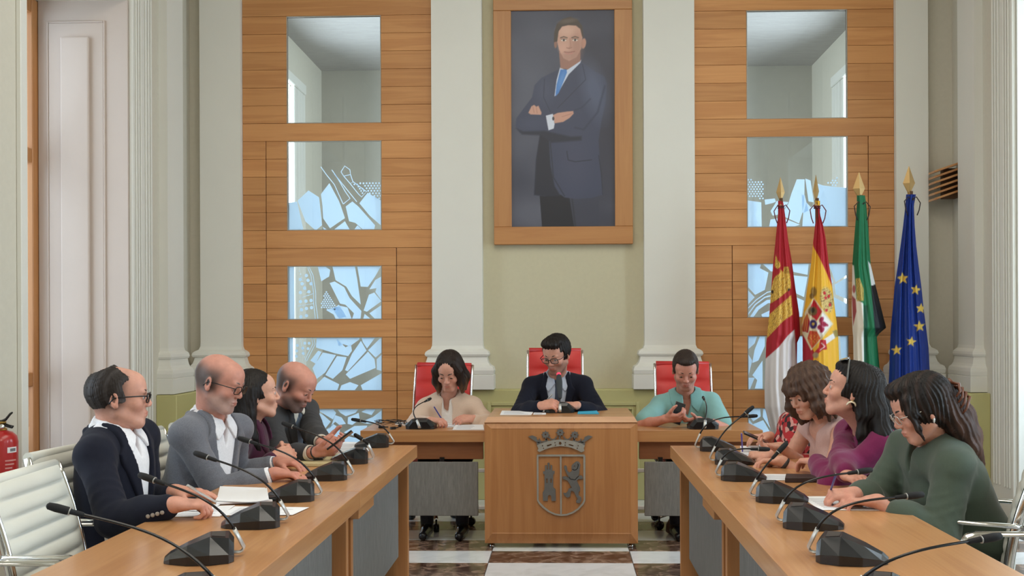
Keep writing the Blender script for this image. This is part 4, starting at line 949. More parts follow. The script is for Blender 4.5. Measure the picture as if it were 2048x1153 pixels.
    def bounds(m=.13, wrists=True): 
        p = [P-u*.05, N+u*.05]+[S[k] for k in S]+[Ed[k] for k in Ed]+([Wd[k] for k in Wd] if wrists else []); return np.min(p, 0)-m, np.max(p, 0)+m
    def cutpoly(fd, poly, front=True, lo=None, hi=None):
        def fn(X, Y, Z):
            x, y, z = loc(X, Y, Z); d = poly_sd(x, z, poly); return np.maximum(d, -(y+.01)) if front else d
        fd.put(fn, fd.lo, fd.lo+fd.h*fd.n, .004, 'cut', 0)
    def keep(fd, fn0):
        fd.put(lambda X, Y, Z: -fn0(*loc(X, Y, Z)), fd.lo, fd.lo+fd.h*fd.n, 0, 'cut', 0)
    def disp(fd, A_, fq=26, sd=0): fd.put(folds(seed*7+sd, A_, fq), fd.lo, fd.lo+fd.h*fd.n, 0, 'disp', 0)
    def neckhole(fd, rad=.058, tilt=0.0): fd.cone(N-u*.03+f*.012, N+u*.12+(Hc-N)*.3, rad*fr, rad*1.25*fr, .008, 'cut')
    hh = .0056 if near else .0070
    def leaf_collar(m, o, name, poly):
        lf = Field(N-.17, N+.15, .0036); torso(lf, o+.011); inn = Field(N-.17, N+.15, .0036); torso(inn, o-.004); lf.v = np.maximum(lf.v, -inn.v)
        def lp(X, Y, Z):
            x, y, z = loc(X, Y, Z); return np.maximum(poly_sd(np.abs(x), z, poly), -.03-y)
        lf.put(lambda X, Y, Z: -lp(X, Y, Z), lf.lo, lf.lo+lf.h*lf.n, .003, 'cut', 0); neckhole(lf, .060); VQ = lf.surface()
        if len(VQ[0]): put(name, (relax(VQ[0], VQ[1], 2), VQ[1]), m)
    for it in wear['items']:
        kind = it[0]
        if kind == 'jacket':
            _, m, o, V_, lap, cuff = it; lo, hi = bounds(); fd = Field(lo, hi, hh); torso(fd, o)
            fd.chain([N+r*.082*fr+f*.035-u*.042, N+r*.088*fr-f*.02-u*.014, N+r*.05*fr-f*.078+u*.002, N-f*.092+u*.006, N-r*.05*fr-f*.078+u*.002, N-r*.088*fr-f*.02-u*.014, N-r*.082*fr+f*.035-u*.042], [.013]*7, .012)
            vd, vw = V_     # depth and half width of the opening
            cutpoly(fd, [(-vw*.7, .12), (vw*.7, .12), (vw, -.03), (.005, -vd), (-.005, -vd), (-vw, -.03)])
            cutpoly(fd, [(-.003, -vd+.01), (.003, -vd+.01), (.012, -.8), (-.012, -.8)]) if vd < .4 else None
            neckhole(fd, .066); sleeve(fd, o, cuff); disp(fd, wear.get('fold', .0028), 24); crease(fd); put('jacket', fd.surface(), m)
            if lap:
                lf = Field(np.minimum(N-.32, P), np.maximum(N+.30, P+.25), hh*.85); torso(lf, o+.010, low=True)
                def lapel(X, Y, Z):
                    x, y, z = loc(X, Y, Z); ax_ = np.abs(x); d = poly_sd(ax_, z, [(vw*.72, .05), (vw*.72+.035, .05), (vw+.035, -.035), (vw+lap, -.06), (vw+lap*.9, -.085), (.012, -vd-.012), (.004, -vd), (vw, -.03)]); return np.maximum(d, -(y-.0))
                lf.put(lambda X, Y, Z: -lapel(X, Y, Z), lf.lo, lf.lo+lf.h*lf.n, .003, 'cut', 0)
                inn = Field(lf.lo, lf.lo+lf.h*(lf.n-1), lf.h); torso(inn, o-.006); lf.v = np.maximum(lf.v[:inn.n[0], :inn.n[1], :inn.n[2]], -inn.v[:lf.n[0], :lf.n[1], :lf.n[2]]) if tuple(lf.n) == tuple(inn.n) else lf.v
                neckhole(lf, .066); VQ = lf.surface()
                if len(VQ[0]): put('lapel', VQ, m)
        elif kind == 'shirt':     # collared shirt seen in the jacket's opening: (m, o, open depth, cuffs?)
            _, m, o, op, cuffs = it; fd = Field(np.minimum(P-.16, N-.2), np.maximum(N+.2, P+.2), hh); torso(fd, o); disp(fd, .0016, 40, 3)
            if op: cutpoly(fd, [(-.034, .1), (.034, .1), (.032, 0), (0, -op)])
            neckhole(fd, .056)
            keep(fd, lambda x, y, z: np.maximum(np.abs(x)-.15, -.02-y+0*x)); 
            put('shirt', fd.surface(), m)
            cl = Field(N-.14, N+.16, .0036); rr_ = .073*fr
            def cp(ang, up, rad): return N+(r*math.sin(ang)+f*math.cos(ang))*rad+u*up+f*.004
            for q in (-1, 1):
                cl.chain([cp(q*PI*.98, .046, rr_), cp(q*2.3, .046, rr_), cp(q*1.5, .040, rr_*1.0), cp(q*.95, .026, rr_*1.05), cp(q*.40, .004, rr_*1.13)], [.008, .0085, .009, .010, .007], .008)
                cl.chain([cp(q*PI*.98, .026, rr_*1.08), cp(q*2.3, .024, rr_*1.10), cp(q*1.5, .016, rr_*1.12), cp(q*.95, -.002, rr_*1.22), cp(q*.60, -.038, rr_*1.42)], [.011, .011, .011, .011, .006], .012)
            put('shirt_collar', cl.surface(), m); leaf_collar(m, o, 'collar_leaf', [(.020, .09), (.10, .09), (.092, .0), (.066, -.062), (.058, -.064), (.012, -.012)])
            if cuffs:
                for kk in ('R', 'L'):
                    d_ = unit(Wd[kk]-Ed[kk]); cf = Field(Wd[kk]-.08, Wd[kk]+.08, .0035); cf.cone(Wd[kk]-d_*.06, Wd[kk]-d_*.004, .0395, .0385, .005); cf.cone(Wd[kk]-d_*.002, Wd[kk]+d_*.05, .042, .042, .004, 'cut'); VQ = cf.surface(); put('shirt_cuff', (relax(VQ[0], VQ[1], 2), VQ[1]), m)
        elif kind == 'tie':
            m = it[1]; fd = Field(np.minimum(P-.1, N-.16), np.maximum(N+.16, P+.2), .0042); torso(fd, it[2]); inn = None
            def tp(x, y, z): return np.maximum(poly_sd(x, z, [(-.014, -.012), (.014, -.012), (.011, -.04), (.033, -.34), (0, -.39), (-.033, -.34), (-.011, -.04)]), -y)
            keep(fd, tp); put('tie', fd.surface(), m)
            kn = Field(N-.1, N+.12, .0035); kn.cone(N+f*.078+u*-.004, N+f*.085-u*.034, .017, .011, .01); put('tie_knot', kn.surface(), m)
        elif kind == 'blouse':    # (m, o, sleeve length, neckline polygon, sleeve width, round neck radius)
            _, m, o, sl, vpoly, wide, nr = it[:7]; lo, hi = bounds(); fd = Field(lo, hi, hh); torso(fd, o)
            if vpoly: cutpoly(fd, vpoly)
            neckhole(fd, nr); sleeve(fd, o, sl, wide=wide) if sl > 0 else None
            disp(fd, wear.get('fold', .003), wear.get('fq', 24)); crease(fd, .0045) if sl > .5 else None
            if sl == 0:
                for kk, q in (('R', 1), ('L', -1)): fd.ell(S[kk]+r*q*.045+u*.0, (.062, .075, .11), B, .01, 'cut')
            put(it[7] if len(it) > 7 else 'blouse', fd.surface(), m)
        elif kind == 'polo_collar':
            m = it[1]; cl = Field(N-.19, N+.15, .0038); rr_ = .080*fr
            def cp(ang, up, rad): return N+(r*math.sin(ang)+f*math.cos(ang))*rad+u*up+f*.004
            for q in (-1, 1):
                for uo, ro, tk in ((.0, 1.0, .0085), (-.013, 1.10, .0085), (-.026, 1.19, .008)):
                    k2 = 1 if uo > -.02 else .9
                    cl.chain([cp(q*PI*.98, .036+uo, rr_*ro), cp(q*2.2, .034+uo, rr_*ro), cp(q*1.4, .020+uo*1.1, rr_*ro*1.06), cp(q*.80, -.004+uo*1.5, rr_*ro*1.18), cp(q*(.42-uo*4), -.030+uo*1.9, rr_*ro*1.26*k2)], [tk]*5, .008)
            put('collar', cl.surface(), m); leaf_collar(m, .014, 'collar_leaf', [(.026, .09), (.115, .09), (.112, .0), (.080, -.072), (.068, -.076), (.026, -.022)])
    # ---- trousers and shoes below the table
    if legs:
        ld = f0 if legdir is None else unit(legdir); rd = np.cross(ld, [0, 0, 1]); pts = [P+ld*.6, P-ld*.2, P+rd*.3, P-rd*.3, np.array([P[0], P[1], .0]), P+u*.12]
        fd = Field(np.min(pts, 0)-.1, np.max(pts, 0)+.1, .015); fd.ell(P-u*.02, (.165, .13, .12), B, .03); Pz = max(P[2], .5)
        for q in (-1, 1):
            hp = np.array([P[0], P[1], Pz-.02])+rd*q*.09; kn = hp+ld*.40+rd*q*.03; kn[2] = .50; an = kn+ld*.02; an[2] = .09
            fd.cone(hp, kn, .082, .062, .03); fd.cone(kn, an, .062, .045, .02)
            sf = Field(an-.24, an+.24, .011); sf.cone(an-ld*.03-np.array([0, 0, .045]), an+ld*.16-np.array([0, 0, .058]), .042, .030, .02); sf.cone(an, an-np.array([0, 0, .04]), .042, .042, .02)
            sf.put(lambda X, Y, Z: Z+0*X+0*Y-.002, sf.lo, sf.lo+sf.h*sf.n, 0, 'cut', 0); put('shoe', sf.surface(), M['black'])
        put('trousers', fd.surface(), wear.get('trousers', M['black']))
    return dict(root=root, o0=o0, T=T, A=A, W=Wd, E=Ed, S=S, f=f, r=r, u=u, N=N, Hc=Hc, put=put)
# ------------------------------------------------------------------ the people
def lin(r, g, b): return np.array(srgb(r, g, b)[:3])
SK1, SK2, SK3 = lin(205, 152, 132), lin(198, 140, 122), lin(208, 158, 136)
Cl = dict(navy=cloth('navy_wool', srgb(18, 21, 36), sheen=.04), grey=cloth('grey_tweed', srgb(104, 106, 114), var=.25, vs=220), dkgrey=cloth('charcoal_wool', srgb(58, 58, 60), var=.15, vs=200, sheen=.06), white=cloth('white_cotton', srgb(232, 232, 236)), ltblue=cloth('pale_blue_cotton', srgb(186, 196, 214)), cream=cloth('cream_cotton', srgb(214, 205, 190)),
    plum=cloth('plum_knit', srgb(70, 28, 52)), mag=cloth('magenta_wool', srgb(112, 26, 72)), green=cloth('dark_green_crepe', srgb(66, 78, 66), .7), pink=cloth('pale_pink_satin', srgb(206, 180, 160), .5, .05), polo=cloth('turquoise_pique', srgb(128, 174, 172), vs=300), blush=cloth('blush_cotton', srgb(205, 168, 158)), bluegrey=cloth('blue_grey_knit', srgb(96, 108, 124)), tie=cloth('dark_tie', srgb(58, 66, 84), .6), vneck=cloth('white_top', srgb(226, 220, 214)), dark=cloth('dark_trouser', srgb(36, 36, 42)))
def pattern():
    m = bpy.data.materials.new('red_pattern'); m.use_nodes = True; nt = m.node_tree; b = nt.nodes['Principled BSDF']; b.inputs['Roughness'].default_value = .8; L = nt.links.new
    tc = nt.nodes.new('ShaderNodeTexCoord'); v = nt.nodes.new('ShaderNodeTexVoronoi'); v.inputs['Scale'].default_value = 38; L(tc.outputs['Object'], v.inputs['Vector'])
    cr = nt.nodes.new('ShaderNodeValToRGB'); cr.color_ramp.interpolation = 'CONSTANT'; e = cr.color_ramp.elements; e[0].color = srgb(176, 40, 44); e[1].position = .36; e[1].color = srgb(40, 22, 26); e.new(.55).color = srgb(206, 150, 140); e.new(.75).color = srgb(150, 30, 36)
    L(v.outputs['Color'], cr.inputs[0]); L(cr.outputs[0], b.inputs['Base Color']); return m
Cl['pat'] = pattern()
BLK = M['black']; DN = np.array([0, 0, -1.])
HB = dict(dark=(.012, .009, .008), brown=(.045, .026, .018), dbrown=(.022, .014, .011))
def far(x, y, z): return np.array([x, y, z], float)
# man in navy jacket, profile to the right
Y1 = 3.80
m1 = person('man in dark navy jacket and white shirt holding a pen over papers, with dark glasses', far(-1.76, 3.84, .56), PY(226, 862, Y1), PY(238, 796, Y1-.01), -4, (19, 1),
    {'R': (PZ(352, 1010, .795), (1, .36, -.05), (0.1, .15, -1), 'pen', (-.55, -.25, -1), (.02, .0, 0)), 'L': (PZ(352, 984, .775), (1, -.05, -.02), (0, 0, -1), 'flat', (-.4, .4, -1), (.02, .02, 0))},
    SK1, dict(items=[('jacket', Cl['navy'], .017, (.36, .075), .055, .92), ('shirt', Cl['white'], .009, .10, True)], trousers=Cl['dark'], fold=.0028, h=.0044),
    hair=dict(cap=.0075, col=(.018, .013, .011), col2=(.10, .09, .09), mix=lambda L: 1.2*np.exp(-((L[:, 2]+.02)/.025)**2)*np.exp(-((L[:, 1]-.02)/.03)**2), amp=.0012, fr=60, seed=2, back=False,
        cuts=[((0, .125, -.02), (.2, .085, .105), .02, .28), ((0, .03, -.105), (.2, .070, .085), .01, 0), ((0, -.08, -.16), (.2, .12, .085), .01, .1)], ecuts=[((0, .070, .112), (.060, .082, .066)), ((0, -.066, .128), (.036, .046, .040))]),
    buzz=((.03, .02, .018), .75, .09), glasses=(BLK, .050, .036, .0028), eyes='open', seed=1, s=1.03)
# bald man in grey jacket
Y2 = 4.42
m2 = person('bald man in light grey jacket with glasses and short white beard, looking down', far(-1.70, 4.47, .56), PY(419, 838, Y2+.03), PY(438, 766, Y2-.02), -18, (-7, -17, 2),
    {'R': (PZ(552, 948, .775), (1, -.10, -.04), (0, -.1, -1), 'relax', (-.6, -.2, -1), (.03, -.02, 0)), 'L': (PZ(560, 925, .775), (1, -.35, 0), (0, 0, -1), 'relax', (-.3, .5, -1), (.03, .0, 0))},
    SK2, dict(items=[('jacket', Cl['grey'], .018, (.38, .085), .055, .89), ('shirt', Cl['white'], .009, .10, True)], trousers=Cl['dark'], fold=.0034, h=.0044), beard=((.40, .34, .31), .55), buzz=((.065, .055, .052), .95, .058), glasses=(BLK, .048, .034, .0022), seed=2, s=1.03, belly=.02, hs=1.03, brow=(.16, .13, .11))
# woman with black hair in plum
Y3 = 4.95
m3 = person('woman with long straight black hair in a plum jacket, hands clasped on the table', far(-1.66, 5.00, .54), PY(494, 850, Y3+.02), PY(511, 790, Y3), 4, (23, 5),
    {'R': (PZ(548, 915, .79), (.9, .42, .12), (-.35, .75, -.5), 'clasp', (-.4, -.5, -1), (.0, 0, 0)), 'L': (PZ(562, 902, .80), (.75, -.65, .1), (-.5, -.7, -.3), 'clasp', (-.4, .5, -1), (.0, 0, 0))},
    SK3, dict(items=[('jacket', Cl['plum'], .014, (.30, .06), .04, .96), ('blouse', Cl['plum'], .004, 0, None, 0, .058)], trousers=Cl['dark']), fem=True, eyes='open', seed=3,
    hair=dict(cap=.013, col=HB['dark'], amp=.0016, fr=40, seed=3, cuts=[((0, .125, -.03), (.2, .078, .105), .02, .30), ((0, .06, -.12), (.2, .062, .10), .02, 0)],
        locks=[([(.074, -.03, .03), (.085, -.05, -.09), (.085, -.05, -.20), (.07, -.02, -.27)], [.036, .034, .034, .018]), ([(-.074, -.02, .03), (-.086, -.03, -.06), (-.09, -.02, -.16), (-.085, .01, -.27)], [.034, .032, .034, .016]), ([(0, -.08, .03), (0, -.10, -.08), (0, -.10, -.18), (0, -.09, -.27)], [.05, .052, .05, .02]), ([(.05, -.08, 0), (.05, -.09, -.24)], [.045, .03]), ([(-.05, -.08, 0), (-.05, -.09, -.24)], [.045, .03])], lk=.02))
# bearded bald man with phone
Y4 = 5.34
m4 = person('bald man with dark beard in a charcoal jacket looking down at his phone', far(-1.60, 5.46, .56), PY(566, 812, Y4+.06), PY(590, 772, Y4-.06), -14, (-13, -28, 2),
    {'R': (PZ(630, 905, .80), (1, .12, .05), (0, .6, .75), 'phone', (-.3, -.5, -1), (.03, -.02, 0)), 'L': (PZ(645, 888, .82), (.95, -.25, .0), (.1, -.7, .5), 'phone', (-.3, .6, -.6), (.05, 0, 0))},
    SK2, dict(items=[('jacket', Cl['dkgrey'], .017, (.36, .07), .05, .88), ('blouse', Cl['bluegrey'], .009, 0, [(-.04, .1), (.04, .1), (.03, 0), (0, -.05)], 0, .060, 'sweater'), ('shirt', Cl['cream'], .006, .08, True)], trousers=Cl['dark'], fold=.003), beard=((.10, .085, .08), .85), buzz=((.045, .036, .034), .93, .050), seed=4, s=1.03, hs=1.03)
# ---- the head of the room
YE = 6.98
mE = person('woman with shoulder length brown hair in a pale pink jacket writing with a blue pen', far(-.79, 7.16, .56), PY(897, 800, YE+.05), PY(899, 742, YE-.06), -92, (-98, -28),
    {'R': (PZ(862, 842, .785), (.85, -.45, 0), (.2, .25, -1), 'pen', (-1, .25, -.9), (0, -.02, 0)), 'L': (PZ(946, 838, .785), (-.9, -.38, 0), (-.1, .6, -.8), 'relax', (1, .25, -.9), (0, -.02, 0))},
    SK1, dict(items=[('blouse', Cl['pink'], .024, .93, [(-.030, .1), (.030, .1), (.034, -.03), (.045, -.7), (-.045, -.7), (-.034, -.03)], .026, .072, 'jacket'), ('blouse', Cl['vneck'], .010, 0, [(-.035, .1), (.035, .1), (.02, -.03), (0, -.05)], 0, .06)], trousers=Cl['dark'], fold=.0048, fq=22, h=.0062), fem=True, seed=5, hs=1.06, build=1.05,
    hair=dict(cap=.014, col=HB['dbrown'], col2=(.16, .09, .05), mix=lambda L: (-.04-L[:, 2])*9, amp=.0018, fr=38, seed=5, cuts=[((0, .125, -.060), (.054, .078, .105), .03, .12), ((0, .075, -.14), (.058, .085, .085), .02, 0)],
        locks=[([(.045, .05, .085), (.076, .055, .03), (.084, .045, -.06), (.080, .04, -.135)], [.026, .026, .030, .014]), ([(-.045, .05, .085), (-.076, .055, .03), (-.084, .045, -.06), (-.080, .04, -.135)], [.026, .026, .030, .014]), ([(.06, -.03, .02), (.085, -.03, -.06), (.08, -.02, -.145)], [.04, .04, .018]), ([(-.06, -.03, .02), (-.085, -.03, -.06), (-.08, -.02, -.145)], [.04, .04, .018]), ([(0, -.08, .0), (0, -.09, -.13)], [.06, .04])], lk=.02))
YF = 7.05
mF = person('man with thick black hair and glasses in a navy suit speaking behind the tall desk', far(-.03, 7.22, .62), PY(1114, 756, YF+.05), PY(1113, 709, YF-.06), -92, (-116, -22),
    {'R': (PZ(1083, 812, .885), (.80, -.35, .12), (.5, .5, -.6), 'clasp', (-1, .2, -.9), (0, -.02, 0)), 'L': (PZ(1153, 812, .88), (-.92, -.25, .05), (-.2, .3, -.9), 'clasp', (1, .2, -.9), (0, -.02, 0))},
    SK1, dict(items=[('jacket', Cl['navy'], .017, (.40, .075), .055, .93), ('shirt', Cl['ltblue'], .009, 0, True), ('tie', Cl['tie'], .013)], trousers=Cl['navy'], h=.006, fold=.0022), beard=((.05, .04, .035), .5), seed=6, s=1.06, hs=1.06, sh=.182, glasses=(BLK, .050, .036, .0026),
    hair=dict(cap=.014, col=HB['dark'], amp=.0022, fr=30, seed=6, curl=.002, back=False, vol=[((0, .035, .100), (.066, .070, .034), .02), ((.02, .07, .105), (.035, .035, .028), .015), ((-.03, .075, .098), (.035, .03, .026), .015)], cuts=[((0, .128, -.045), (.2, .082, .098), .02, .22), ((0, .035, -.115), (.2, .070, .085), .01, 0), ((0, -.08, -.165), (.2, .12, .085), .01, .1)]))
YG = 6.95
mG = person('man in a turquoise polo shirt looking down at the phone in his hands', far(.875, 7.16, .56), PY(1370, 792, YG+.08), PY(1371, 740, YG-.06), -90, (-94, -27),
    {'R': (PZ(1333, 838, .80), (.80, -.42, .08), (.55, .3, .6), 'phone', (-1, .25, -.6), (0, -.02, -.0)), 'L': (PZ(1396, 842, .785), (-.9, -.35, .06), (-.2, .1, .9), 'phone', (1, .3, -.6), (0, -.02, 0))},
    SK2, dict(bare=True, items=[('blouse', Cl['polo'], .014, .40, [(-.022, .1), (.022, .1), (.028, -.02), (.004, -.11), (-.004, -.11), (-.028, -.02)], .012, .066, 'polo_shirt'), ('polo_collar', cloth('polo_collar_rib', srgb(120, 166, 164), vs=300))], trousers=Cl['dark'], h=.006), seed=7, hs=1.05, sh=.178,
    hair=dict(cap=.009, col=(.03, .02, .016), amp=.0014, fr=52, seed=7, back=False, vol=[((0, .045, .095), (.058, .055, .028), .02)], cuts=[((0, .132, -.035), (.2, .080, .098), .02, .20), ((0, .035, -.115), (.2, .070, .085), .01, 0), ((0, -.08, -.165), (.2, .12, .085), .01, .1)]), beard=((.14, .10, .09), .3))
# ---- right hand table
YB_ = 5.50
mB = person('woman in a red patterned blouse half hidden behind the curly haired woman, holding a phone', far(1.36, 5.56, .54), PY(1604, 838, YB_), PY(1618, 788, YB_), 196, (186, -18),
    {'L': (PZ(1560, 895, .80), (-1, -.05, .06), (.1, -.2, 1), 'phone', (.3, -.6, -1), (0, 0, 0)), 'R': (far(1.14, 5.58, .80), (-1, -.2, 0), (0, 0, -1), 'relax', (.3, .5, -1), (0, 0, 0))},
    SK3, dict(items=[('blouse', Cl['pat'], .016, .62, None, .012, .060)], trousers=Cl['dark'], fold=.004, h=.006), fem=True, seed=8,
    hair=dict(cap=.012, col=HB['dark'], amp=.0018, fr=36, seed=8, cuts=[((0, .125, -.03), (.056, .078, .105), .02, .2), ((0, .075, -.14), (.058, .085, .085), .02, 0)], locks=[([(.075, -.01, .02), (.085, -.0, -.1), (.08, .03, -.2)], [.034, .034, .018]), ([(-.075, -.01, .02), (-.085, .0, -.1), (-.08, .03, -.2)], [.034, .034, .018]), ([(0, -.08, .0), (0, -.09, -.18)], [.06, .04])], lk=.02))
YA = 4.97
lk = []; rs_ = np.random.RandomState(5)
for k in range(26):
    a = PI*(-1.0+2.0*k/25); 
    if abs(abs(a)) > 3.3: continue
    dx, dy = math.sin(a)*.085, -math.cos(a)*.092-.012
    if dy > .055 and abs(dx) < .066: continue
    tp = (dx*.75, dy*.75, .06+rs_.rand()*.03); b = .018+.012*rs_.rand(); ln_ = .10+.05*rs_.rand()
    lk.append(([tp, (dx*1.12, dy*1.1, .0), (dx*1.28+.01*rs_.randn(), dy*1.2, -.06), (dx*1.2+.014*rs_.randn(), dy*1.12, -ln_-.01)], [.030, .028, .026+b*.3, .011]))
lk += [([(-.03+.02*q, .078, .085), (-.03+.02*q, .104, .052), (-.032+.02*q, .108, .024)], [.018, .015, .007]) for q in range(4)]
mA = person('woman with big curly brown hair and bare arms writing, watch on her wrist', far(1.50, 5.03, .54), PY(1656, 842, YA+.02), PY(1617, 785, YA-.03), 188, (207, -22, -4),
    {'L': (PZ(1562, 923, .772), (-1, .25, -.02), (0, -.2, -1), 'relax', (.15, -.35, -1), (-.02, 0, 0)), 'R': (PZ(1535, 910, .775), (-1, -.08, -.02), (0, .3, -1), 'pen', (.1, .6, -.8), (-.06, .02, 0))},
    SK3, dict(bare=True, items=[('blouse', Cl['blush'], .010, 0, [(-.09, .1), (.09, .1), (.07, -.05), (0, -.10)], 0, .085, 'top')], trousers=Cl['dark']), fem=True, seed=9, build=1.0, hs=.98,
    hair=dict(cap=.031, col=HB['brown'], col2=(.11, .06, .04), mix=lambda L: .5+.0*L[:, 0], amp=.003, fr=24, curl=.005, seed=9, cuts=[((0, .135, -.05), (.052, .070, .085), .03, .1), ((0, .085, -.16), (.054, .085, .085), .02, 0)], locks=lk, lk=.012))
YC = 4.44
mC = person('woman in a magenta blazer with long black hair and glasses pushed up on her head', far(1.60, 4.52, .54), PY(1733, 856, YC+.03), PY(1703, 783, YC-.02), 186, (167, 13),
    {'L': (far(1.135, 4.52, .80), (-.45, .85, -.02), (0, 0, -1), 'relax', (-.7, -.75, -.7), (-.03, 0, 0)), 'R': (PZ(1692, 950, .80), (.3, -.9, -.08), (.2, 0, -1), 'relax', (-.7, .7, -.6), (-.04, 0, 0))},
    SK1, dict(items=[('jacket', Cl['mag'], .018, (.34, .065), .045, .95), ('blouse', Cl['mag'], .006, 0, None, 0, .064, 'top')], trousers=Cl['dark'], fold=.004), fem=True, eyes='open', seed=10, build=1.08, hs=1.0,
    hair=dict(cap=.016, col=HB['dark'], amp=.0016, fr=38, seed=10, vol=[((0, .03, .10), (.06, .06, .03), .02)], cuts=[((0, .125, -.03), (.2, .076, .105), .02, .20), ((0, .06, -.115), (.2, .062, .085), .02, 0)],
        locks=[([(.06, -.04, .03), (.075, -.07, -.08)], [.035, .03]), ([(-.06, -.04, .03), (-.075, -.07, -.08)], [.035, .03])], wlocks=[([(.09, .02, .05), (.125, .0, -.08), (.155, -.02, -.20), (.20, -.02, -.33)], [.06, .064, .058, .022]), ([(.07, -.06, .03), (.085, -.085, -.08), (.10, -.12, -.18), (.13, -.125, -.28)], [.04, .042, .036, .012]), ([(.10, .06, .04), (.12, .09, -.10), (.15, .10, -.26)], [.045, .048, .02]), ([(.03, -.07, .0), (.028, -.075, -.10), (.022, -.085, -.18), (.012, -.09, -.25)], [.022, .026, .024, .008])], lk=.02))
YD = 3.82
mD = person('woman in a dark green blouse with a tortoiseshell hair claw writing on a sheet', far(1.58, 3.90, .55), PY(1868, 888, YD+.03), PY(1843, 818, YD-.02), 186, (178, -22),
    {'L': (PZ(1752, 1003, .772), (-1, .14, -.04), (.0, -.1, -1), 'relax', (.25, -.45, -1), (-.03, 0, 0)), 'R': (PZ(1706, 988, .785), (-1, -.12, -.02), (0, .35, -1), 'pen', (.2, .6, -.8), (-.05, .02, 0))},
    SK1, dict(items=[('blouse', Cl['green'], .024, .82, [(-.03, .1), (.03, .1), (.02, -.03), (0, -.07)], .010, .066)], trousers=Cl['dark'], fold=.0045, fq=20), fem=True, seed=11, build=1.12, belly=.04, glasses=(M['silver'], .046, .034, .0016),
    hair=dict(cap=.018, col=HB['dark'], col2=(.10, .05, .035), mix=lambda L: np.clip((-.02-L[:, 1])*6, 0, 1)*np.clip((.02-L[:, 2])*14, 0, 1), amp=.0022, fr=34, seed=11, vol=[((0, .055, .098), (.062, .045, .03), .02), ((0, .02, .1), (.06, .07, .03), .02)], cuts=[((0, .128, -.045), (.056, .072, .085), .03, .12), ((0, .075, -.14), (.2, .07, .085), .02, 0)],
        locks=[([(-.07, .055, .06), (-.078, .062, .01), (-.074, .058, -.05), (-.07, .05, -.10)], [.02, .014, .009, .004]), ([(.07, .055, .06), (.078, .062, .01), (.074, .058, -.05)], [.02, .014, .006])],
        wlocks=[([(.09, 0, .03), (.14, .0, -.03), (.17, 0, -.10), (.215, .01, -.21)], [.055, .056, .048, .022]), ([(.08, -.03, .0), (.13, -.035, -.07), (.17, -.03, -.15), (.20, -.02, -.22)], [.05, .045, .034, .014])], lk=.02))
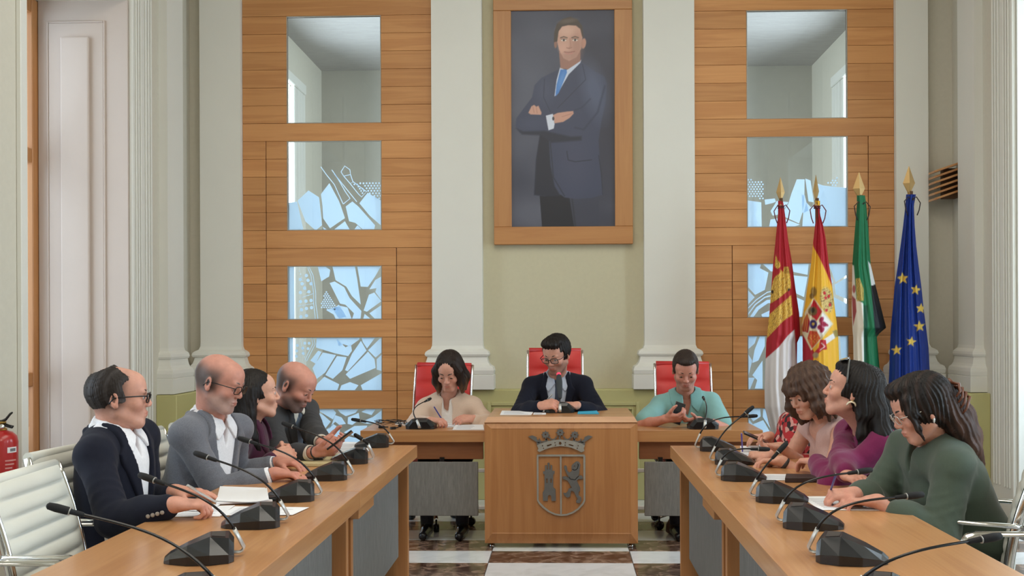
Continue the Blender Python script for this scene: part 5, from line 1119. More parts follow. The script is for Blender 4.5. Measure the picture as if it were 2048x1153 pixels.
# ------------------------------------------------------------------ microphones
def mic(label, bx, by, btop, head, z=.74, face=None, dY=0.0, base_px=True, sc=1.0, lit=False, thick=.0085, group=None, out=None):
    """base centre pixel on the table, bracket-top pixel, capsule pixel; face = azimuth of the nose (towards the speaker)"""
    b = PZ(bx, by, z+.02) if base_px else np.array(bx); a = math.radians(face); d = np.array([math.cos(a), math.sin(a), 0]); sd = np.array([-d[1], d[0], 0])
    t = empty('microphone', (b[0], b[1], z), a, label, 'microphone', group); bs = MB()
    # faceted wedge: back high, nose low (local x towards the speaker)
    def rg(x, wl, wt, zl, zt): return [(x, -wl, .001), (x, wl, .001), (x, wl*1.02, zl), (x, wt, zt), (x, -wt, zt), (x, -wl*1.02, zl)]
    bs.loft([rg(-.084, .070, .046, .018, .048), rg(-.070, .092, .056, .026, .066), rg(-.018, .104, .040, .030, .070), rg(.045, .090, .030, .026, .046), rg(.092, .056, .020, .016, .024), rg(.108, .036, .014, .006, .011)])
    for v in bs.bm.verts: v.co *= sc
    body = bs.build('base', M['black'], t)
    tp = MB().prism([(-.060*sc, -.040*sc), (-.022*sc, -.030*sc), (-.022*sc, .03*sc), (-.060*sc, .040*sc)], (0, 0, .0718*sc), (1, 0, .075), (0, 1, 0), .001); tp.build('speaker_grille', mat('grille', srgb(70, 64, 60), .6, .3), t)
    # bracket hooks round the back and rises
    R = np.array([d, sd, [0, 0, 1.]]); o = np.array([b[0], b[1], z]); loc = lambda p: R @ (np.array(p)-o)
    q = loc(PY(btop[0], btop[1], b[1]+dY-(.0 if abs(d[0]) > .5 else -.09*d[1]*1)))
    q[0] = min(q[0], -.085*sc) if abs(d[0]) > .5 else -.09*sc
    br = MB().tube([(-.066*sc, 0, .014*sc), (-.098*sc, 0, .012*sc), (-.107*sc, 0, .016*sc), (-.112*sc, 0, .026*sc), (-.112*sc+(q[0]+.112*sc)*.5, q[1]*.5, .026*sc+(q[2]-.026*sc)*.5), tuple(q)], [(.0045, .0100)]*6, 10, flat=(1, 0, .0)); br.build('bracket', M['silver'], t)
    # gooseneck
    h = loc(head) if len(head) == 3 else loc(PY(head[0], head[1], b[1]+dY)); up = q-np.array([-.104*sc, 0, .04]); up = up/np.linalg.norm(up)
    L = np.linalg.norm(h-q); c1 = q+up*L*.42; dirh = unit(h-(q+up*L*.30)); c2 = h-dirh*L*.35
    P_ = bez(q-up*.01, c1, c2, h, 16); MB().tube(P_, [.0042]*4+[.0036]*13, 8).build('gooseneck', M['black'], t)
    e = unit(P_[-1]-P_[-2]); cp = MB()
    if lit: cp.tube([h-e*.19, h-e*.18, h-e*.12, h-e*.04, h-e*.0, h+e*.028, h+e*.03], [.006, .013, .019, .022, .019, .014, .008], 16)
    else: cp.tube([h-e*.055, h-e*.05, h-e*.02, h-e*.019, h-e*.016, h+e*.012, h+e*.03, h+e*.034], [.0045, .0062, .0068, .0090, .0100, thick+.002, thick, .004], 12)
    cp.build('capsule', mat('foam_grey', srgb(52, 56, 60), .9) if lit else M['blackm'], t)
    if not lit: MB().tube([h-e*.022, h-e*.0195], .0098, 12).build('capsule_ring', M['steel'], t)
    if lit:
        em = bpy.data.materials.new('red_lamp'); em.use_nodes = True; em.node_tree.nodes['Principled BSDF'].inputs['Emission Color'].default_value = (1, .03, .08, 1); em.node_tree.nodes['Principled BSDF'].inputs['Emission Strength'].default_value = 1.6; em.node_tree.nodes['Principled BSDF'].inputs['Base Color'].default_value = (.8, .02, .05, 1)
        MB().lathe([(.0, -.002), (.010, 0), (.0145, .004), (.0145, .018), (.010, .024), (0, .026)], h+e*.022, 14, axis=Vector(e)).build('red_ring_light', em, t)
    return t
GL, GR = 'microphones on the left tables', 'microphones on the right tables'
mic('black gooseneck microphone farthest up the left table, nearest the tangled cables', 748, 886, (763, 868), (714, 841), face=188, group=GL)
mic('black gooseneck microphone second from the far end of the left table, its stem foreshortened', 702, 917, (725, 890), (719, 876), face=190, dY=-.05, group=GL)
mic('black gooseneck microphone on the left table before the yellowish notebook', 656, 948, (686, 922), (577, 851), face=192, group=GL)
mic('black gooseneck microphone beside the resting hand of the man in light grey', 585, 988, (616, 958), (491, 881), face=194, group=GL)
mic('black gooseneck microphone standing over the loose sheets on the left table', 509, 1038, (544, 1003), (405, 912), face=196, group=GL)
mic('black gooseneck microphone nearest in full view on the left table', 408, 1104, (449, 1060), (297, 957), face=198, group=GL)
mic('black gooseneck microphone at the lower left, only its stem and capsule in view', 352, 1196, (318, 1162), (122, 1019), face=198, group=GL)
mic('black gooseneck microphone at the far corner of the right table', 1432, 893, (1406, 868), (1503, 833), face=-10, group=GR)
mic('black gooseneck microphone second from the far end of the right table, stem rising steeply', 1466, 919, (1436, 893), (1497, 822), face=-12, group=GR)
mic('black gooseneck microphone on the right table with a low level stem before the bare arms', 1483, 949, (1450, 920), (1525, 899), face=-14, group=GR)
mic('black gooseneck microphone on the right table at the seam beside the dark case', 1559, 990, (1523, 960), (1563, 898), face=-16, group=GR)
mic('black gooseneck microphone on the right table pointing at the magenta blazer', 1621, 1040, (1581, 1004), (1726, 943), face=-18, group=GR)
mic('black gooseneck microphone on the right table pointing at the green blouse', 1697, 1105, (1652, 1060), (1826, 992), face=-20, group=GR)
mic('black gooseneck microphone at the lower right, base outside the photo', 1800, 1196, (1762, 1160), (1978, 1077), face=-20, group=GR)
GW = 'microphones at the head of the room'
mic('black microphone on the left wing table in front of the writing woman', 843, 851, (841, 836), PY(857, 800, 6.82), face=90, group=GW, sc=1.0)
mic('black microphone with glowing red ring on top of the tall desk', 1120, 819, (1120, 805), PY(1118, 757, 6.80), z=.837, face=90, group=GW, sc=1.0, lit=True, thick=.021)
mic('black microphone on the right wing table before the man with the phone', 1405, 851, (1403, 836), PY(1407, 797, 6.82), face=90, group=GW, sc=1.0)
# ------------------------------------------------------------------ papers, pens, phones, cables
def flat_mat(name, base, lines, col, seed=0, rough=.8):
    return mat(name, base, rough)
INK = mat('printed_ink', srgb(150, 152, 162), .8); BLUE = mat('blue_ink', srgb(70, 100, 190), .7)
def sheet(label, corners, z, lines=0, cat='paper', group=None, m=None, th=.0012, ink=None, name='paper_sheet', curl=0.0, hdr=True):
    """a sheet given by its four corner pixels on the table (near-left, near-right, far-right, far-left)"""
    Q = [PZ(x, y, z) for x, y in corners]; c = sum(Q)/4; t = empty(name, (c[0], c[1], z), 0, label, cat, group); loc = [q-np.array([c[0], c[1], z]) for q in Q]
    def pt(u_, v_): return (loc[0]*(1-u_)+loc[1]*u_)*(1-v_)+(loc[3]*(1-u_)+loc[2]*u_)*v_
    b = MB()
    fz = lambda u_, v_: curl*max(0, (u_-.5)*2)**2
    b.grid(lambda a, c_: tuple(pt(a, c_)+np.array([0, 0, th+fz(a, c_)])), 12, 3).grid(lambda a, c_: tuple(pt(a, c_)+np.array([0, 0, .0002+fz(a, c_)])), 12, 3)
    for i in range(4):
        a, e = loc[i], loc[(i+1) % 4]; b.bm.faces.new([b.bm.verts.new(Vector(p)) for p in (a+[0, 0, .0002], e+[0, 0, .0002], e+[0, 0, th], a+[0, 0, th])]) if not curl else None
    b.build('sheet', m or M['paper'], t)
    if lines:
        rs = np.random.RandomState(len(label)); k = MB()
        for i in range(lines):
            v = .12+.76*i/lines; u0, u1 = .10, .55+.35*rs.rand()
            q = [pt(u0, v), pt(u1, v), pt(u1, v+.15/lines), pt(u0, v+.15/lines)]
            k.bm.faces.new([k.bm.verts.new(Vector(p+np.array([0, 0, th+.0004+fz(uu, v)]))) for p, uu in zip(q, (u0, u1, u1, u0))]) if not curl or u1 < .5 else None
        if len(k.bm.faces): o = k.build('text_lines', ink or INK, t); o['kind'] = 'stuff'
    return t
zt = .741
sheet('loose white sheet with handwriting nearest the pen of the man in navy', [(330, 1035), (440, 1034), (470, 1012), (395, 1014)], zt, 7, group='papers before the man in navy')
sheet('white sheet under the microphone on the near left table', [(440, 1032), (585, 1031), (618, 1016), (470, 1014)], zt+.0015, 8, group='papers before the man in navy')
sheet('thick white booklet curling open before the man in navy', [(432, 1010), (545, 1005), (530, 980), (440, 977)], zt+.003, 6, cat='document', name='open_booklet', th=.008)
sheet('turned page of the booklet standing up in a curl', [(430, 1003), (538, 1008), (534, 984), (446, 978)], zt+.012, 3, cat='paper', name='curled_page', curl=.014)
sheet('blue and white leaflet under the pen hand of the man in navy', [(372, 1022), (420, 1024), (440, 1010), (398, 1008)], zt+.003, 4, ink=BLUE, cat='leaflet', name='leaflet')
sheet('white sheet under the phone of the bearded man', [(628, 905), (738, 903), (742, 886), (660, 884)], zt, 5)
sheet('white sheet under the writing hand at the far right table', [(1470, 921), (1552, 922), (1540, 906), (1466, 905)], zt, 3, group='papers on the right tables')
sheet('white sheet lying beside the dark glasses case', [(1500, 961), (1634, 962), (1622, 950), (1496, 949)], zt, 5, group='papers on the right tables')
sheet('white form under the hands of the woman in green', [(1640, 1021), (1768, 1022), (1690, 994), (1600, 994)], zt, 8, group='papers on the right tables')
sheet('slim white sheet at the far end of the right table', [(1482, 905), (1530, 905), (1527, 893), (1480, 893)], zt, 2, group='papers on the right tables')
sheet('open white pages under the hand of the woman in pale pink', [(905, 861), (968, 861), (966, 851), (912, 851)], zt, 4, group='papers at the head of the room', th=.006)
sheet('white sheet under the blue pen of the woman in pale pink', [(880, 856), (915, 855), (918, 845), (882, 846)], zt, 2, group='papers at the head of the room')
sheet('white sheets at the left of the tall desk top', [(1000, 831), (1062, 831), (1068, 824), (1004, 823)], .838, 4, group='papers at the head of the room', th=.004)
sheet('single sheet under the lit microphone on the tall desk', [(1066, 830), (1092, 830), (1092, 822), (1070, 822)], .838, 2, group='papers at the head of the room')
sheet('bright blue folder at the right of the tall desk top', [(1155, 829), (1198, 829), (1192, 821), (1158, 821)], .838, 0, cat='folder', name='folder', m=mat('blue_card', srgb(60, 170, 205), .6), th=.005)
# notebook with a grey phone on it, left table
def slab(name, label, corners, z, th, m, cat, group=None, ch=.002, face=None):
    Q = [PZ(x, y, z) for x, y in corners]; c = sum(Q)/4; t = empty(name, (c[0], c[1], z), 0, label, cat, group); L = [q-np.array([c[0], c[1], z]) for q in Q]
    def rg(f, h): return [tuple(l*f+np.array([0, 0, h])) for l in L]
    MB().loft([rg(.98, .0), rg(1, .0015), rg(1, th-.0015), rg(.98, th)]).build('body', m, t)
    if face: MB().loft([rg(.92, th), rg(.92, th+.0005)]).build('screen', face, t)
    return t
SCR = mat('dark_glass', srgb(24, 26, 32), .08)
NB = mat('notebook_cover', srgb(196, 182, 138), .7, var=.1, vscale=60)
slab('notebook', 'thick cream notebook lying before the clasped hands', [(583, 934), (672, 934), (690, 914), (596, 914)], zt, .016, NB, 'notebook')
slab('flat_phone', 'grey phone lying on the cream notebook', [(590, 922), (646, 921), (654, 914), (602, 914)], zt+.0165, .008, M['black'], 'phone', face=SCR)
slab('glasses_case', 'dark brown glasses case at the seam of the right tables', [(1570, 966), (1634, 966), (1632, 958), (1572, 957)], zt, .020, mat('dark_case', srgb(48, 32, 30), .5), 'case')
def held_phone(label, p, xdir, ydir, sc=1.0, m=None):
    xd = unit(xdir); yd = unit(np.array(ydir)-xd*np.dot(ydir, xd)); z = np.cross(xd, yd); t = empty('mobile_phone', tuple(p), 0, label, 'phone')
    t.rotation_euler = Matrix(np.array([xd, yd, z]).T.tolist()).to_euler()
    MB().box((-.036*sc, -.075*sc, -.0045), (.036*sc, .075*sc, .0035), .003, 2).build('body', m or M['black'], t); MB().box((-.033*sc, -.071*sc, .0035), (.033*sc, .071*sc, .0042)).build('screen', SCR, t); return t
held_phone('black phone held in both hands by the bearded man', PZ(680, 882, .855), (.1, -.9, .2), (.75, .1, .6))
held_phone('dark phone held by the man in the turquoise polo', PY(1356, 827, 6.80), (.85, .1, -.30), (.3, .2, .9), 1.0, mat('olive_phone', srgb(66, 60, 48), .3))
held_phone('dark phone in the hand of the woman in red pattern', PZ(1512, 876, .82), (.1, .9, .1), (-.9, .1, .4), .95)
def pen(label, p0, p1, col, tipc=None, group='pens'):
    p0, p1 = np.array(p0), np.array(p1); d = unit(p1-p0); L = np.linalg.norm(p1-p0); t = empty('pen', tuple(p0), 0, label, 'pen', group)
    MB().tube([d*0, d*.008, d*.010, d*L*.98, d*L], [.0008, .003, .0042, .0042, .003], 10).build('barrel', col, t)
    MB().tube([d*L*.72+np.array([0, 0, .0058]), d*L*.98+np.array([0, 0, .0058])], .0013, 6).build('clip', tipc or M['silver'], t)
BLU = mat('blue_plastic', srgb(44, 52, 140), .3); VIO = mat('violet_plastic', srgb(70, 50, 170), .3)
pen('silver ballpoint in the hand of the man in navy', PZ(434, 1006, .747), PZ(374, 972, .875), M['silver'])
pen('dark blue pen in the hand of the woman in pale pink', PZ(889, 848, .745), PY(868, 814, 6.86), BLU)
pen('violet and white pen in the hand of the curly haired woman', PZ(1485, 905, .745), PZ(1483, 868, .86), VIO, M['white'])
pen('blue and clear pen in the hand of the woman in green', PZ(1655, 1000, .745), PZ(1672, 950, .875), BLU)
pen('slim pen between the fingers of the man at the tall desk', PY(1094, 800, 6.83), PY(1104, 790, 6.80), M['silver'])
# cables at the far end of the left wing table
cb = MB(); rs = np.random.RandomState(3); c0 = PZ(782, 852, .745)
for k in range(5):
    pts = [c0+np.array([.10*math.sin(k*1.3+i*.9)*(1+.25*rs.rand()), .035*math.cos(k*2.1+i*1.1), .004+.035*abs(math.sin(i*.8+k))]) for i in range(9)]
    P_ = []
    for i in range(len(pts)-1):
        for q in range(4): P_.append(pts[i]*(1-q/4)+pts[i+1]*q/4)
    cb.tube(P_, .0017, 6)
o = cb.build('tangled_cables', M['black']); tag(o, 'tangle of thin black cables at the left end of the wing table', 'cables'); o['kind'] = 'stuff'
for i, (x, y) in enumerate(((763, 856), (786, 858), (800, 853))):
    p = PZ(x, y, .745); t = empty('cable_plug', (p[0], p[1], .741), i*.8, ('black cable plug at the left end of the tangle', 'black cable plug in the middle of the tangle', 'black cable plug at the right end of the tangle')[i], 'plug', 'cable plugs')
    MB().box((-.02, -.011, 0), (.02, .011, .016), .003).build('body', M['black'], t); MB().tube([(.02, 0, .008), (.045, .004, .008)], .004, 8).build('sleeve', M['black'], t)
sheet('folded white card beside the tangled cables', [(790, 850), (808, 850), (806, 845), (791, 845)], zt, 0, cat='card', name='white_card')
# ------------------------------------------------------------------ wall extinguisher
ex = PY(4, 900, 5.32); t = empty('fire_extinguisher', (ex[0], ex[1], .48), math.radians(-20), 'red fire extinguisher with black lever on the left wall', 'fire extinguisher')
RED = mat('extinguisher_red', srgb(178, 30, 30), .3, coat=.4); zt0 = PY(4, 862, 5.32)[2]-.48
MB().lathe([(.06, 0), (.078, .008), (.080, .02), (.080, zt0-.06), (.074, zt0-.03), (.052, zt0-.008), (.028, zt0), (.024, zt0+.006)], (0, 0, 0), 32).build('cylinder', RED, t)
MB().lathe([(.026, zt0), (.026, zt0+.012), (.018, zt0+.014), (.018, zt0+.04), (.022, zt0+.042), (.022, zt0+.05)], (0, 0, 0), 18).build('valve', M['brass'], t)
MB().tube([(-.03, 0, zt0+.046), (.0, 0, zt0+.05), (.03, 0, zt0+.062), (.062, 0, zt0+.092), (.075, 0, zt0+.098)], [(.011, .007)]*3+[(.012, .006), (.008, .004)], 10).build('lever', M['black'], t)
MB().tube([(-.02, 0, zt0+.034), (.02, 0, zt0+.034), (.05, 0, zt0+.026), (.078, 0, zt0+.022)], [(.010, .006)]*4, 10).build('carrying_handle', M['black'], t)
MB().lathe([(.0, 0), (.014, 0), (.014, .01), (0, .012)], (.018, -.014, zt0+.024), 14, axis=Vector((.5, -.8, 0))).build('gauge', M['chrome'], t)
MB().tube([(-.02, .0, zt0+.03), (-.06, .01, zt0+.02), (-.096, .015, zt0-.06), (-.098, .015, .12), (-.096, .015, .03)], .011, 10).build('hose', M['black'], t)
def wrap(name, a0, a1, z0, z1, m, R_=.0806):
    MB().grid(lambda u_, v_: (R_*math.cos(math.radians(a0+(a1-a0)*u_)), R_*math.sin(math.radians(a0+(a1-a0)*u_)), z0+(z1-z0)*v_), 14, 1).build(name, m, t)
wrap('white_label', -22, 18, zt0-.115, zt0-.085, M['paper']); wrap('label_stripes', -12, 12, zt0-.108, zt0-.092, mat('label_ink', srgb(120, 120, 124), .7), .0810)
for k in range(7): wrap('printed_line', -30, 14-(k % 3)*9, zt0-.16-.02*k, zt0-.152-.02*k, mat('print_pale', srgb(214, 150, 144), .6), .0810)
MB().box((-.11, -.02, zt0-.12), (-.078, .02, zt0-.03), .003).build('wall_bracket', M['black'], t)

# brown leather bag on the marble behind the far right table
bp = PZ(1366, 1068, .0); t = empty('shoulder_bag', (bp[0], bp[1], 0), .3, 'slumped brown leather bag on the marble behind the far right table', 'bag'); LB = mat('brown_leather', srgb(92, 68, 56), .45, var=.15, vscale=20)
MB().loft([[(x*s_, y*s_*.6, z) for x, y in circ(0, 0, 1, 16)] for s_, z in ((.10, .002), (.125, .02), (.12, .07), (.09, .115), (.05, .13))], smooth=True).build('pouch', LB, t)
MB().tube([(-.07, 0, .11), (-.05, 0, .15), (0, .01, .165), (.05, 0, .15), (.07, 0, .11)], .006, 8).build('handle', LB, t)
# ------------------------------------------------------------------ framed portrait print
def smooth01(d, w): return np.clip(.5-d/w, 0, 1)
class Paint:
    def __init__(s, X, Y, base): s.X, s.Y = X, Y; s.c = np.tile(np.array(base, float), X.shape+(1,))
    def mask(s, m, col, a=1.0): m = (m*a)[..., None]; s.c = s.c*(1-m)+np.array(col, float)*m
    def poly(s, pts, col, w=2.2, a=1.0, clip=None):
        m = smooth01(poly_sd(s.X, s.Y, pts), w); s.mask(m if clip is None else m*clip, col, a); return m
    def ell(s, c, r, col, w=.25, a=1.0, rot=0, clip=None):
        x, y = s.X-c[0], s.Y-c[1]; q = math.radians(rot); x, y = x*math.cos(q)+y*math.sin(q), y*math.cos(q)-x*math.sin(q); m = smooth01(np.sqrt((x/r[0])**2+(y/r[1])**2)-1, w); s.mask(m if clip is None else m*clip, col, a); return m
    def line(s, pts, wd, col, a=1.0, soft=1.5):
        d = np.full(s.X.shape, 1e9)
        for (x0, y0), (x1, y1) in zip(pts, pts[1:]):
            ex, ey = x1-x0, y1-y0; t = np.clip(((s.X-x0)*ex+(s.Y-y0)*ey)/(ex*ex+ey*ey+1e-9), 0, 1); d = np.minimum(d, np.hypot(s.X-x0-t*ex, s.Y-y0-t*ey))
        s.mask(smooth01(d-wd/2, soft), col, a)
def blotch(X, Y, sc, seed):
    rs = np.random.RandomState(seed); v = np.zeros(X.shape)
    for k in range(7):
        a = rs.rand()*6.28; f_ = sc*(.5+1.5*rs.rand()); v += np.sin((X*math.cos(a)+Y*math.sin(a))*f_+rs.rand()*6.28+1.5*np.sin(Y*f_*.6+k))/(1+.3*k)
    return v/3
YP = YB-.03
cx0, cx1, cy0, cy1 = 147, 622, 50, 1047; nx, ny = 196, 412
U_, V_ = np.meshgrid(np.linspace(cx0, cx1, nx), np.linspace(cy0, cy1, ny)); p = Paint(U_, V_, (60, 62, 76))
b = blotch(U_, V_, .016, 4); p.c = p.c+12*b[..., None]; p.ell((250, 350), (150, 330), (88, 92, 106), 1.4, .6); p.ell((560, 600), (120, 420), (40, 40, 52), 1.3, .6); p.ell((240, 980), (110, 90), (98, 100, 112), 1.2, .5)
p.poly([(275, 890), (430, 905), (440, 1060), (287, 1060)], (24, 25, 33)); p.poly([(412, 905), (548, 905), (552, 1060), (436, 1060)], (50, 52, 66)); p.line([(425, 915), (440, 1047)], 5, (30, 31, 40), .8, 6)
JK = (54, 59, 80)
p.poly([(375, 318), (330, 338), (285, 360), (255, 392), (242, 450), (205, 498), (170, 545), (166, 580), (186, 612), (235, 622), (278, 620), (268, 690), (258, 745), (249, 900), (300, 906), (345, 878), (390, 912), (440, 920), (515, 916), (552, 905), (569, 902), (555, 780), (548, 650), (562, 560), (582, 470), (588, 390), (576, 356), (520, 325), (468, 284), (410, 335)], JK, 4)
p.poly([(278, 620), (320, 650), (326, 760), (345, 860), (372, 905), (300, 906), (250, 900), (260, 735)], (31, 33, 45), 6); p.ell((530, 420), (48, 120), (82, 92, 118), 1.2, .6, -14); p.ell((440, 760), (60, 120), (64, 66, 86), 1.2, .5)
p.ell((300, 420), (40, 60), (70, 76, 98), 1.2, .5); p.ell((240, 570), (60, 26), (66, 72, 94), 1.2, .45, -6)
p.poly([(168, 590), (200, 606), (300, 604), (420, 632), (470, 630), (470, 650), (330, 660), (278, 625), (195, 620)], (30, 32, 44), 10, .8); p.line([(300, 365), (296, 450), (326, 515)], 3, (36, 39, 54), .8, 4); p.line([(476, 300), (490, 370), (360, 500)], 3, (36, 39, 54), .8, 4)
p.line([(578, 400), (545, 520), (480, 600), (440, 590)], 6, (38, 42, 58), .7, 10); p.line([(510, 460), (470, 500), (440, 510)], 5, (36, 40, 56), .6, 8); p.line([(402, 700), (408, 740), (440, 748), (516, 740)], 4, (32, 34, 46), .9, 4); p.line([(548, 720), (560, 800), (566, 900)], 3, (28, 30, 40), .8, 4); p.line([(326, 660), (340, 820), (390, 905)], 4, (28, 30, 40), .8, 5)
p.poly([(372, 312), (400, 326), (470, 278), (466, 292), (412, 345), (358, 438), (346, 445), (356, 370)], (196, 206, 226), 3); p.poly([(374, 322), (402, 322), (404, 336), (392, 366), (366, 430), (350, 446), (356, 392)], (66, 118, 190), 3); p.ell((378, 372), (10, 40), (110, 160, 220), 1, .4, 18)
p.poly([(368, 240), (466, 238), (466, 284), (408, 322), (374, 316)], (150, 106, 92), 4)
p.poly([(358, 150), (368, 122), (400, 108), (440, 108), (468, 128), (476, 175), (470, 228), (448, 266), (414, 283), (388, 270), (368, 232), (358, 190)], (198, 150, 130), 4); p.ell((481, 203), (11, 24), (186, 134, 114), .3, 1, 8); p.ell((352, 205), (7, 18), (140, 100, 86), .3)
p.ell((450, 215), (26, 55), (150, 106, 92), 1.2, .5); p.ell((400, 140), (36, 22), (220, 176, 156), 1.2, .6); p.ell((385, 222), (18, 22), (214, 160, 142), 1.2, .6); p.ell((414, 262), (34, 22), (150, 112, 100), 1.0, .45)
p.poly([(344, 196), (346, 150), (358, 112), (386, 88), (420, 79), (452, 92), (474, 120), (482, 178), (474, 170), (466, 136), (446, 120), (410, 118), (382, 124), (366, 146), (360, 192)], (66, 56, 50), 4); p.ell((410, 98), (40, 10), (110, 96, 84), 1, .5, -8)
for ex in (390, 442):
    p.ell((ex, 187), (12, 5), (226, 214, 204), .4); p.ell((ex, 187), (5, 5), (58, 48, 44), .4); p.line([(ex-15, 176), (ex, 171), (ex+15, 176)], 5, (74, 58, 48), .9, 3); p.line([(ex-12, 183), (ex, 180), (ex+12, 184)], 2.4, (60, 44, 40), .9, 2)
p.line([(418, 180), (422, 215), (414, 222)], 4, (160, 112, 96), .7, 6); p.line([(403, 222), (414, 226), (426, 221)], 3, (130, 84, 72), .8, 3); p.line([(392, 241), (412, 244), (440, 239)], 3.4, (140, 82, 76), 1, 3); p.line([(398, 249), (412, 251), (430, 248)], 4, (190, 122, 112), .8, 4)
p.poly([(225, 520), (240, 490), (252, 484), (262, 492), (272, 488), (286, 520), (284, 530), (236, 528)], (196, 146, 126), 4); p.line([(246, 492), (252, 520)], 2, (150, 100, 86), .8, 3); p.line([(262, 494), (266, 522)], 2, (150, 100, 86), .8, 3)
p.poly([(338, 532), (360, 522), (405, 516), (432, 514), (434, 526), (415, 546), (385, 564), (345, 570)], (194, 142, 122), 4); p.line([(380, 540), (425, 526)], 2, (150, 100, 86), .8, 3); p.poly([(306, 534), (338, 526), (346, 574), (342, 594), (318, 602), (312, 570)], (206, 212, 226), 3); p.ell((340, 548), (5, 9), (60, 60, 66), .4)
def paint_mesh(name, pts, p, m, parent, o0=(0, 0, 0), flip=False):
    ny_, nx_ = p.X.shape; i = np.arange(ny_*nx_).reshape(ny_, nx_); q = np.stack([i[1:, :-1], i[1:, 1:], i[:-1, 1:], i[:-1, :-1]], -1).reshape(-1, 4)
    return link(name, mesh_np(name, np.asarray(pts).reshape(-1, 3)-np.array(o0), q, True, srgb_np(np.clip(p.c, 0, 255)).reshape(-1, 3)), m, parent)
pw0, pw1 = PY(1023, 240, YP), PY(1229, 240, YP); pz1, pz0 = PY(1126, 22, YP)[2], PY(1126, 454, YP)[2]
pf = empty('framed_portrait', ((pw0[0]+pw1[0])/2, YP, pz0), 0, 'tall oak framed portrait of a standing man in a blue grey suit with folded arms', 'picture'); ox = (pw0[0]+pw1[0])/2
gx = pw0[0]+(U_-cx0)/(cx1-cx0)*(pw1[0]-pw0[0]); gz = pz1-(V_-cy0)/(cy1-cy0)*(pz1-pz0)
p.c = 255*(np.clip(p.c, 0, 255)/255)**.88
paint_mesh('portrait_print', np.stack([gx, np.full_like(gx, YP-.012), gz], -1), p, attr_mat('portrait_paint', .42), pf, (ox, YP, pz0))
hw = (pw1[0]-pw0[0])/2; fw = .147; hz = pz1-pz0
MB().box((-hw, -.010, 0), (hw, .028, hz)).build('backing', M['black'], pf)
M['frameoak'] = wood('frame_oak', srgb(190, 136, 84), srgb(176, 120, 72), 2, .4, .05); M['frameoakH'] = wood('frame_oak_rail', srgb(186, 132, 80), srgb(172, 116, 68), 0, .4, .05)
for s in (-1, 1):
    x0, x1 = (hw, hw+fw) if s > 0 else (-hw-fw, -hw); MB().box((x0, -.03, 0), (x1, .028, hz), .004).build('frame_stile', M['frameoak'], pf)
for z0, z1 in ((-fw, 0), (hz, hz+fw)): MB().box((-hw-fw, -.031, z0+.0005), (hw+fw, .028, z1-.0005), .004).build('frame_rail', M['frameoakH'], pf)
